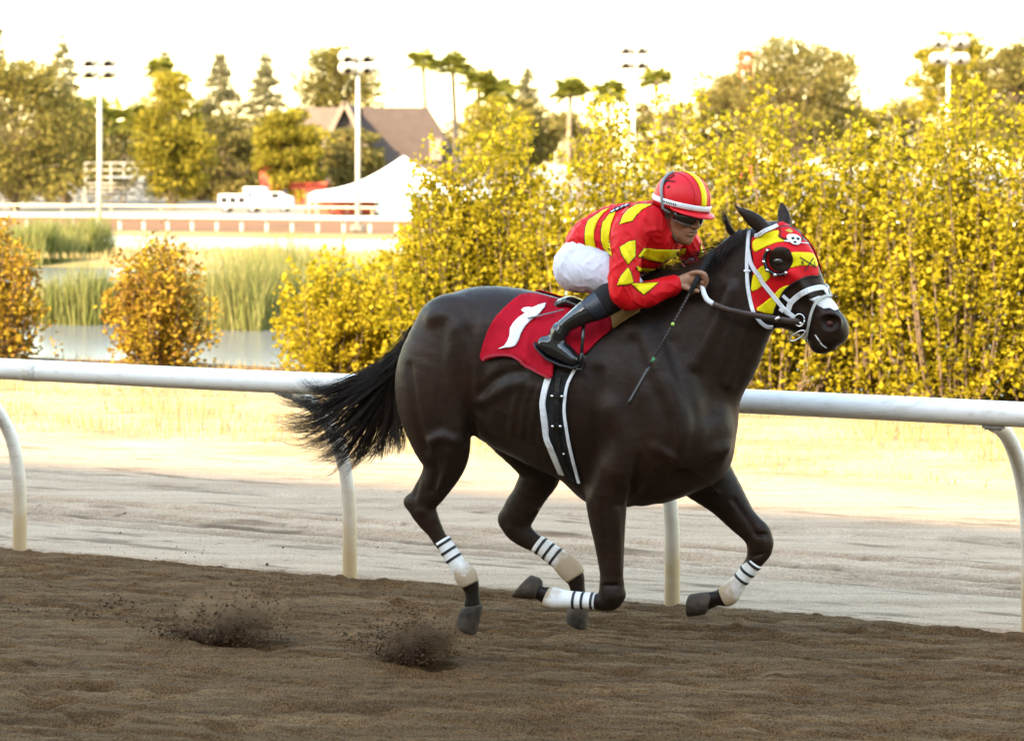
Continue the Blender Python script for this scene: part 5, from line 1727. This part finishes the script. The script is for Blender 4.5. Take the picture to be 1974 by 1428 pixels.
for s_ in (-1, 1):
    f.ell(HD(s_*.013, .106, -.046), (.010,.012,.009), HROT, .008)
    f.ell(HD(s_*.043, .066, -.038), (.024,.024,.022), HROT, .022)
    f.ell(HD(s_*.032, .088, .012), (.022,.012,.010), HROT, .015)
    f.ell(HD(s_*.030, .096, -.010), (.017,.012,.012), HROT, .012, 'sub')
    f.ell(HD(s_*.076, -.004, -.030), (.010,.021,.033), HROT, .008)
    f.ell(HD(s_*.087, .004, -.027), (.008,.011,.019), HROT, .006, 'sub')
    f.ell(HD(s_*.020, .090, -.072), (.012,.014,.018), HROT, .014)
f.ell(HD(0, .100, -.070), (.024,.011,.0065), HROT, .006)
f.ell(HD(0, .097, -.085), (.021,.012,.0075), HROT, .006)
f.chain([[*HD(-.024, .098, -.0775), .0022, .0022], [*HD(0, .112, -.0765), .0022, .0022], [*HD(.024, .098, -.0775), .0022, .0022]], .004, 2, mode='sub')
# near hand: palm, four curled fingers over the rein, thumb
f.chain([[*U(1300,549,.13)[0], .026, .024], [*U(1318,543,.130)[0], .031, .024], [*U(1335,537,.125)[0], .032, .026]], .015, 3)
for i, (kx, ky, mx, my, tx, ty, dl) in enumerate(((1342,525,1359,529,1360,543,.012), (1344,531,1362,537,1359,551,.002), (1342,540,1358,546,1352,557,-.008), (1338,547,1350,554,1342,561,-.016))):
    r = (.0100, .0102, .0098, .0088)[i]
    f.chain([[*U(kx-8, ky+2, .132+dl)[0], r*1.15, r*1.15], [*U(kx+3, ky, .140+dl)[0], r*1.12, r*1.12], [*U(mx, my, .146+dl)[0], r, r], [*U(tx, ty, .138+dl)[0], r*.92, r*.92], [*U(tx-9, ty+4, .126+dl)[0], r*.85, r*.85]], .004, 3)
f.chain([[*U(1318,552,.145)[0], .014, .014], [*U(1332,558,.155)[0], .0115, .0115], [*U(1345,561,.158)[0], .0098, .0098]], .006, 3)
# far hand
f.chain([[*U(1342,530,-.11)[0], .026, .024], [*U(1358,530,-.09)[0], .030, .026]], .015, 2)
for i in range(4):
    f.chain([[*U(1362,522+i*6,-.10+i*.004)[0], .010, .010], [*U(1374,524+i*6,-.085)[0], .0095, .0095], [*U(1372,532+i*6,-.07)[0], .009, .009], [*U(1362,534+i*6,-.065)[0], .008, .008]], .004, 2)
f.chain([[*U(1352,534,-.08)[0], .013, .013], [*U(1364,540,-.06)[0], .010, .010]], .006, 2)
body_me = f.mesh('rider_body', 1)
link('body', body_me, M['skin'], jock)

# ---- jacket
f = SDF((-.42, -.42, 1.20), (.60, .42, 2.18), .0055)
f.chain(grow(J(TORSO[1:]), .012), 0, 4)
f.chain([[*U(1134,474,0)[0], .098, .142], [*U(1146,464,0)[0], .102, .148]], .02, 2)
f.chain(grow(J(arm(1)), .010), .030, 4)
f.chain(grow(J(arm(-1)), .010), .030, 4)
f.chain([[*U(1255,448,0)[0], .115, .165], [*U(1272,432,.005)[0], .085, .09], [*U(1283,421,.01)[0], .073, .073]], .03, 2)
jk = f.mesh('jacket', 2)
wrinkle(jk, .009, 10.0, 3.1)
jacket = link('jacket', jk, M['silk_red'], jock)
JB = BVHTree.FromPolygons([v.co[:] for v in jk.vertices], [tuple(p.vertices) for p in jk.polygons])
bands = [
 ('back_band', [(600,405),(545,425),(420,510),(395,570),(388,660),(400,760),(415,792),(522,800),(480,740),(465,670),(470,600),(500,510),(550,445)]),
 ('back_band', [(655,428),(600,460),(545,530),(530,590),(528,680),(550,750),(590,800),(622,822),(605,740),(600,640),(615,540),(645,465)]),
 ('shoulder_band', [(975,370),(840,372),(760,420),(720,470),(684,546),(800,515),(830,470),(880,420)]),
 ('sleeve_diamond', [(826,685),(770,695),(690,745),(705,800),(760,892),(800,850),(826,822)]),
 ('sleeve_diamond', [(762,918),(700,990),(667,1072),(750,1066),(808,1045),(790,970)]),
 ('sleeve_triangle', [(788,1056),(900,1050),(1024,1045),(940,1120),(895,1150),(840,1105)]),
 ('chest_band', [(905,750),(1010,765),(1150,768),(1258,756),(1250,800),(1180,830),(1050,880),(980,865),(850,825)]),
 ('chest_band', [(838,905),(880,925),(1000,935),(960,958),(900,972),(845,940)]),
 ('sleeve_diamond', [(1385,705),(1410,780),(1415,832),(1362,836),(1390,770)]),
]
def scale_poly(P, d):
    cx, cy = sum(p[0] for p in P)/len(P), sum(p[1] for p in P)/len(P)
    return [(x + (x-cx)/max(1e-6, math.hypot(x-cx, y-cy))*d, y + (y-cy)/max(1e-6, math.hypot(x-cx, y-cy))*d) for x, y in P]
for nm, P in bands:
    decal(nm, Z3(scale_poly(P, 7)), JB, M['outline'], jacket, .0022, .001, 3.0, smooth=0)
    decal(nm, Z3(P), JB, M['silk_yellow'], jacket, .0042, .0015, 3.0, smooth=0)
# name panel printed on the back, seen edge-on
decal('back_panel', Z3([(600,438),(650,402),(720,378),(780,366),(770,382),(720,400),(660,430),(612,452)]), JB, M['outline'], jacket, .0065, .001, 3.0, smooth=0)
for k in range(4):
    x = 615+k*38; y = 432-k*17
    decal('back_panel', Z3([(x, y+4), (x+22, y-14), (x+32, y-12), (x+12, y+8)]), JB, M['white_cloth'], jacket, .0085, .001, 2.0, smooth=0)
# collar
m = MB(); rr = []
for q, r in ((-.055, .072), (-.075, .070)):
    pass
for k, (z_, r_) in enumerate(((0, .074), (.03, .070))):
    c0 = U(1274, 430, .005)[0]; c1 = HD(0, -.02, -.09)
    ax_ = (c1-c0)/np.linalg.norm(c1-c0)
    e1 = np.cross(ax_, [0, 1, 0]); e1 /= np.linalg.norm(e1); e2 = np.cross(ax_, e1)
    rr.append([c0 + ax_*(.02+z_) + (e1*math.cos(a)+e2*math.sin(a))*r_ for a in np.linspace(0, 2*math.pi, 24, endpoint=False)])
m.loft(rr, cap=False); o = m.build('collar', M['silk_red'], jacket, True)
o.modifiers.new('solid', 'SOLIDIFY').thickness = .006
# far cuff
m = MB(); m.tube([Vector(U(1337,514,-.185)[0]), Vector(U(1342,528,-.12)[0])], [.046, .034], 14); m.build('cuff', M['white_cloth'], jacket, True)

# ---- breeches
f = SDF((-.45, -.42, 1.25), (.45, .42, 2.0), .006)
f.chain(J([(1120,512,0,41,.15),(1130,490,0,41,.148),(1142,470,0,41,.145)]), 0, 3)
for rows in (J(HIP), far(HIP)): f.chain(grow(rows, .013), .04, 4)
bm_ = f.mesh('breeches', 2)
wrinkle(bm_, .0055, 12.0, 8.3)
link('breeches', bm_, M['breeches'], jock)

# ---- boots
for rows, fr in ((J(SHANK), J(FOOT)), (far(SHANK), far(FOOT))):
    lo = np.min([r[:3] for r in rows+fr], axis=0)-.09; hi = np.max([r[:3] for r in rows+fr], axis=0)+.09
    f = SDF(lo, hi, .0055)
    f.chain(grow(rows[1:], .006), 0, 4)
    f.chain(grow(fr, .004), .022, 4)
    f.chain([rows[-1], [*(np.array(rows[-1][:3])*.5+np.array(fr[1][:3])*.5), rows[-1][3]*1.1, rows[-1][4]*1.05], fr[1]], .02, 3)
    me = f.mesh('boot', 2)
    wrinkle(me, .008, 18.0, 5.5, mask=lambda c, a=np.array(rows[-1][:3]): max(0, 1-np.linalg.norm(c-a)/.09))
    bo = link('boot', me, M['boot'], jock)
    # sole and heel
    sgn = -1 if rows[0][1] < 0 else 1
    yy = rows[-1][1]
    m = MB(); rr = []
    for px, py, w in ((1031,662,.022),(1036,670,.033),(1057,691,.034),(1082,702,.040),(1106,708,.036),(1116,705,.02)):
        c = U(px, py, .285)[0]; 
        if sgn > 0: c = np.array([c[0], -c[1], c[2]])
        rr.append([c + np.array([0, w*math.cos(a), .008*math.sin(a)]) for a in np.linspace(0, 2*math.pi, 12, endpoint=False)])
    m.loft(rr); m.build('sole', M['tape'], bo, True)
    # knee panel of dull felt and navy elastic panel
    if sgn < 0:
        BB = BVHTree.FromPolygons([v.co[:] for v in me.vertices], [tuple(p.vertices) for p in me.polygons])
        decal('knee_panel', [(1143,556),(1158,546),(1190,535),(1216,536),(1220,585),(1198,594),(1172,604),(1160,585)], BB, M['felt'], bo, .002, .001, 4.0, lg=.25, smooth=0)
        decal('elastic_panel', [(1118,585),(1143,556),(1162,587),(1172,606),(1150,618),(1138,606)], BB, M['boot_panel'], bo, .0025, .001, 4.0, lg=.25, smooth=0)

# ---- helmet
hm_ = empty('helmet'); hm_.parent = jock
def dome(a, b, grow_=0.0, zc=.046, rx=.116, ry=.134, rz=.118):
    """a: angle round the head (0 = front), b: 0 rim .. 1 crown"""
    el = b*math.pi/2
    x = math.sin(a)*math.cos(el)*(rx+grow_); y = math.cos(a)*math.cos(el)*(ry+grow_) - .008; z = zc + math.sin(el)*(rz+grow_)
    return HD(x, y, z)
nA = 40
rings = []
def rim(a, z):          # wall of the shell below its widest line
    return HD(math.sin(a)*.116, math.cos(a)*.134-.008, z + .010*math.cos(a))
rings.append([rim(a, .006) for a in np.linspace(0, 2*math.pi, nA, endpoint=False)])
for b in list(np.linspace(0, .97, 12)):
    rings.append([dome(a, b) for a in np.linspace(0, 2*math.pi, nA, endpoint=False)])
m = MB(); m.loft(rings); m.build('shell', M['helmet_red'], hm_, True)
# yellow centre stripe, seams, white band, peak, goggle strap
def overstripe(name, x0, w, mat, g, b0=.02):
    rr = []
    for th in np.linspace(-math.pi/2*.98, math.pi/2*.98, 30):
        row = []
        for xx in (x0-w/2, x0, x0+w/2):
            y = math.sin(th)*math.sqrt(max(0, 1-(xx/.118)**2))*(.134+g)-.008; z = .046 + math.cos(th)*math.sqrt(max(0, 1-(xx/.118)**2))*(.118+g)
            row.append(HD(xx, y, z))
        rr.append(row)
    V = [p for r in rr for p in r]; n = 3
    F = [(i*n+j, i*n+j+1, (i+1)*n+j+1, (i+1)*n+j) for i in range(len(rr)-1) for j in range(2)]
    m = MB(); m.add(V, F); o = m.build(name, mat, hm_, True)
    md = o.modifiers.new('solid', 'SOLIDIFY'); md.thickness = .002
overstripe('centre_stripe', 0, .030, M['silk_yellow'], .0035)
for x in (-.045, .045): overstripe('seam', x, .003, M['helmet_red'], .003)
m = MB(); rr = []
for z, g in ((.020, .003), (.024, .006), (.040, .006), (.044, .003)):
    rr.append([HD(math.sin(a)*(.116+g), math.cos(a)*(.134+g)-.008, z+.006*math.cos(a)) for a in np.linspace(0, 2*math.pi, nA, endpoint=False)])
m.loft(rr, cap=False); o = m.build('headband', M['strap_white'], hm_, True)
for a0 in np.linspace(rad(86), rad(60), 8):   # dark lettering on the band
    P = [HD(math.sin(a)*.1225, math.cos(a)*.1405-.008, z+.006*math.cos(a)) for a, z in ((a0, .027), (a0-rad(2.2), .027), (a0-rad(2.2), .035), (a0, .035))]
    m = MB(); m.add(P, [(0, 1, 2, 3)]); o = m.build('band_lettering', M['outline'], hm_); o.modifiers.new('solid', 'SOLIDIFY').thickness = .001
m = MB(); top, bot = [], []
for a in np.linspace(-rad(70), rad(70), 21):
    k = math.cos(a*90/70)**.6 if abs(a) < rad(69.9) else 0
    pin = np.array([math.sin(a)*.115, math.cos(a)*.133-.008, .014+.010*math.cos(a)])
    pout = pin + np.array([math.sin(a)*.028*k, (math.cos(a)*.030+.012)*k, -.016*k])
    top.append((HD(*pin), HD(*pout))); bot.append((HD(*(pin-[0, 0, .010])), HD(*(pout-[0, 0, .006]))))
V, F = [], []
for i in range(21):
    V += [top[i][0], top[i][1], bot[i][1], bot[i][0]]
for i in range(20):
    b = i*4; c = b+4
    F += [(b, b+1, c+1, c), (b+1, b+2, c+2, c+1), (b+2, b+3, c+3, c+2), (b+3, b, c, c+3)]
m.add(V, F); m.build('peak', M['helmet_red'], hm_, True)
# crossed mark on the near side of the cover
for (a0, b0), (a1, b1) in (((rad(100), .62), (rad(104), .18)), ((rad(118), .34), (rad(78), .46)), ((rad(116), .44), (rad(110), .36)), ((rad(84), .30), (rad(88), .24))):
    m = MB(); pts = [Vector(dome(a0+(a1-a0)*q, b0+(b1-b0)*q, .003)) for q in np.linspace(0, 1, 7)]
    m.tube(pts, .0024, 5); m.build('cover_mark', M['outline'], hm_)
# goggles
gg = empty('goggles'); gg.parent = jock
def gpt(a, z, g=0.0):
    return HD(math.sin(a)*(.079+g), .022 + math.cos(a)*(.084+g) - .008*math.cos(a*6)*(abs(a) < .26), z)
for nm, mat, g, hh in (('frame', M['goggle_frame'], 0.0, .033), ('lens', M['lens'], .0055, .0250)):
    V, F = [], []
    aa = np.linspace(-rad(74), rad(74), 33); nz = 7
    for a in aa:
        notch = .016*max(0, 1-abs(a)/.30) if nm == 'frame' else .013*max(0, 1-abs(a)/.30)
        tp = hh*(1-.30*(abs(a)/rad(74))**3); bt = -hh*(1-.35*(abs(a)/rad(74))**3) + notch
        for k in range(nz):
            z = bt + (tp-bt)*k/(nz-1)
            bul = .006*math.sin(math.pi*k/(nz-1))
            V.append(gpt(a, z-.017, g+bul))
    for i in range(len(aa)-1):
        for k in range(nz-1):
            F.append((i*nz+k, (i+1)*nz+k, (i+1)*nz+k+1, i*nz+k+1))
    m = MB(); m.add(V, F); o = m.build(nm, mat, gg, True)
    md = o.modifiers.new('solid', 'SOLIDIFY'); md.thickness = .010 if nm == 'frame' else .003; md.offset = 0
for dz, da in ((0, 0), (.006, rad(6))):
    pts = []
    for q in np.linspace(0, 1, 16):
        a = rad(74) + q*rad(50)+da*q
        if q < .3: p = HD(math.sin(a)*(.088+.034*q/.3), math.cos(a)*(.10+.034*q/.3)+.004, -.014+.05*q)
        else: p = dome(a, (q-.3)*.95+dz, .007)
        pts.append(Vector(p))
    m = MB(); m.tube(pts, .0055, 6); m.build('elastic_strap', M['goggle_frame'], gg, True)
# chin strap, ear pad, sideburn
for s_ in (1, -1):
    pts = [HD(s_*.094, -.005, .0), HD(s_*.086, .012, -.04), HD(s_*.070, .030, -.085), HD(s_*.042, .050, -.122), HD(0, .062, -.136)]
    m = MB(); m.tube([Vector(p) for p in catmull(pts, 4)], .007, 6, flat=(Vector(hr), .5)); m.build('chin_strap', simple('chin_strap', (.12,.075,.05), .7, .2, 20.), hm_, True)
m = MB()
rr = []
for z, rx, ry in ((.0, .082, .096), (-.045, .080, .085), (-.075, .070, .06)):
    rr.append([HD(math.cos(a)*rx, -.022-math.sin(a)*ry*.95, z) for a in np.linspace(-.15, math.pi+.15, 18)])
V = [p for r in rr for p in r]; n = 18
F = [(i*n+j, i*n+j+1, (i+1)*n+j+1, (i+1)*n+j) for i in range(2) for j in range(n-1)]
m.add(V, F); o = m.build('hair', M['hairdark'], jock, True); o.modifiers.new('solid', 'SOLIDIFY').thickness = .006

# lips
m = MB()
# riding crop ------------------------------------------------------------
crop = child_of_frame('riding_crop', 'thin black riding crop held in the rider\'s near hand', 'riding crop')
A, B = np.array(U(1374,484,.10)[0]), np.array(U(1212,779,.385)[0])
def cp(q): return Vector(A+(B-A)*q)
m = MB(); m.tube([cp(0), cp(.04), cp(.2), cp(.28)], [.016, .0145, .012, .009], 10); m.build('grip', M['felt'], crop, True)
m = MB(); m.tube([cp(.26), cp(.5), cp(.76)], [.0062, .0050, .0046], 8); m.build('shaft', M['rein'], crop, True)
for q in np.linspace(.30, .72, 22):
    m = MB(); m.tube([cp(q), cp(q+.006)], .0066, 6); m.build('braid', M['felt'], crop, True)
m = MB(); m.tube([cp(.75), cp(.78), cp(.98), cp(1.0)], [.006, .0088, .0095, .007], 8); m.build('popper', M['leather'], crop, True)
m = MB(); m.tube([cp(.475), cp(.49)], .0072, 8); m.build('marker', simple('lime_tape', (.45,.75,.12), .5, .1, 20.), crop, True)
m = MB(); m.tube([cp(.70), cp(.73)], .0066, 8); m.build('marker', simple('green_tape', (.05,.22,.08), .5, .1, 20.), crop, True)
# ================================================================ kicked-up dirt
def clods(name, spec, seed, label):
    rng = np.random.RandomState(seed)
    base = np.array([(1,1,1),(1,-1,-1),(-1,1,-1),(-1,-1,1),(1.2,0,0),(-1.2,0,0),(0,1.2,0),(0,-1.2,0),(0,0,1.2),(0,0,-1.2)], float)/1.5
    hullF = None
    bm = bmesh.new()
    bmesh.ops.create_icosphere(bm, subdivisions=1, radius=1.0)
    base = np.array([v.co[:] for v in bm.verts]); hullF = np.array([[v.index for v in f_.verts] for f_ in bm.faces]); bm.free()
    V, F = [], []
    for (px0, py0, sx, sy, l0, sl, n, s0, s1, up) in spec:
        for i in range(n):
            px = px0 + rng.normal()*sx
            py = py0 - abs(rng.normal())*sy*up + rng.normal()*sy*.25
            l = l0 + rng.normal()*sl
            c, m_ = U(px, py, l)
            if c[2] < .01: c[2] = rng.uniform(0, .02)
            s = s0*(s1/s0)**(rng.rand()**2.2)
            b = base*s*rng.uniform(.6, 1.25, (len(base), 1))*np.array([1, 1, rng.uniform(.6, 1)])
            a = rng.uniform(0, 6.28); R_ = np.array([[math.cos(a), -math.sin(a), 0], [math.sin(a), math.cos(a), 0], [0, 0, 1]])
            F.append(hullF + len(V)*len(base)); V.append(b @ R_ + c)
    o = link(name, mesh_np(name, np.vstack(V), np.vstack(F)), M['clod'], None, False)
    o.matrix_world = H_MAT
    return tag(o, label, 'dirt', None, 'stuff')
M['clod'] = soil('loose_dirt', (.042,.023,.011), (.075,.043,.022), (.12,.072,.039), 30.0, .5, 200.0, (1, 1, 1), .004, 200.0).m
clods('flying_dirt', [(800,1272,36,34,.13,.05,2600,.0012,.010,1.0), (790,1262,58,40,.13,.08,1800,.0010,.006,1.0), (745,1240,45,30,.13,.06,260,.0015,.010,.9), (850,1245,40,34,.13,.06,500,.0010,.004,1.1), (795,1278,22,16,.13,.04,1400,.003,.012,1.0), (800,1240,16,30,.13,.04,500,.002,.008,1.0)], 1, 'dark burst of loose dirt thrown up behind the near hind hoof')
clods('flying_dirt', [(430,1238,55,36,.10,.07,2400,.0012,.010,1.0), (490,1225,34,50,.10,.06,1400,.0010,.008,1.0), (360,1232,40,22,.10,.05,300,.0015,.011,1.0), (540,1225,30,34,.10,.06,300,.0010,.004,1.0), (420,1238,40,10,.10,.05,900,.003,.011,1.0)], 2, 'second burst of flying dirt farther behind the horse')
clods('flying_dirt', [(225,1172,18,14,-.05,.04,120,.0015,.011,1.0), (60,1190,70,14,-.05,.05,160,.0015,.009,1.0), (150,1190,30,10,-.05,.05,90,.0015,.010,1.0), (330,1120,120,50,-.2,.1,60,.0015,.007,1.0), (430,1060,140,40,-.4,.1,40,.0015,.006,1.0)], 3, 'scattered small clods in the air at far left of the track')

# dust hanging over the bursts
def dust(px, py, l, rx, ry, rz, dens, label, seed):
    bm = bmesh.new(); bmesh.ops.create_icosphere(bm, subdivisions=3, radius=1.0)
    for v in bm.verts:
        n_ = 1 + .22*mnoise.noise(v.co*1.7 + Vector((seed, 0, 0)))
        v.co = Vector((v.co.x*rx*n_, v.co.y*ry*n_, v.co.z*rz*n_))
    me = bpy.data.meshes.new('dust_cloud'); bm.to_mesh(me); bm.free()
    t = NT('dust_%d' % seed)
    t.n.remove(t.b)
    vol = t.new('ShaderNodeVolumePrincipled')
    vol.inputs['Color'].default_value = (.40,.25,.14,1)
    tc = t.new('ShaderNodeTexCoord')
    n1 = t.noise(9.0, 4, .65, tc.outputs['Object'])
    vm = t.new('ShaderNodeVectorMath', operation='DIVIDE'); t.l.new(tc.outputs['Object'], vm.inputs[0]); vm.inputs[1].default_value = (rx, ry, rz)
    ln = t.new('ShaderNodeVectorMath', operation='LENGTH'); t.l.new(vm.outputs[0], ln.inputs[0])
    fall = t.ramp(ln.outputs['Value'], [(0.0, (1, 1, 1)), (.95, (0, 0, 0))])
    nz = t.ramp(n1.outputs[0], [(.42, (0, 0, 0)), (.70, (1, 1, 1))])
    mm = t.new('ShaderNodeMath', operation='MULTIPLY'); t.l.new(fall, mm.inputs[0]); t.l.new(nz, mm.inputs[1])
    m2 = t.new('ShaderNodeMath', operation='MULTIPLY'); t.l.new(mm.outputs[0], m2.inputs[0]); m2.inputs[1].default_value = dens
    t.l.new(m2.outputs[0], vol.inputs['Density'])
    t.l.new(vol.outputs[0], t.out.inputs['Volume'])
    o = link('dust_cloud', me, t.m, None)
    p = U(px, py, l)[0]
    o.matrix_world = H_MAT @ Matrix.Translation(Vector((p[0], p[1], max(p[2], rz*.75))))
    return tag(o, label, 'dust', None, 'stuff')
dust(800, 1240, .13, .24, .13, .14, 95.0, 'brown dust hanging over the burst behind the near hind hoof', 1)
dust(455, 1205, .10, .34, .14, .16, 60.0, 'brown dust hanging over the second burst of dirt', 2)
dust(860, 1215, .13, .16, .10, .13, 30.0, 'thin dust trailing from the near hind hoof', 3)
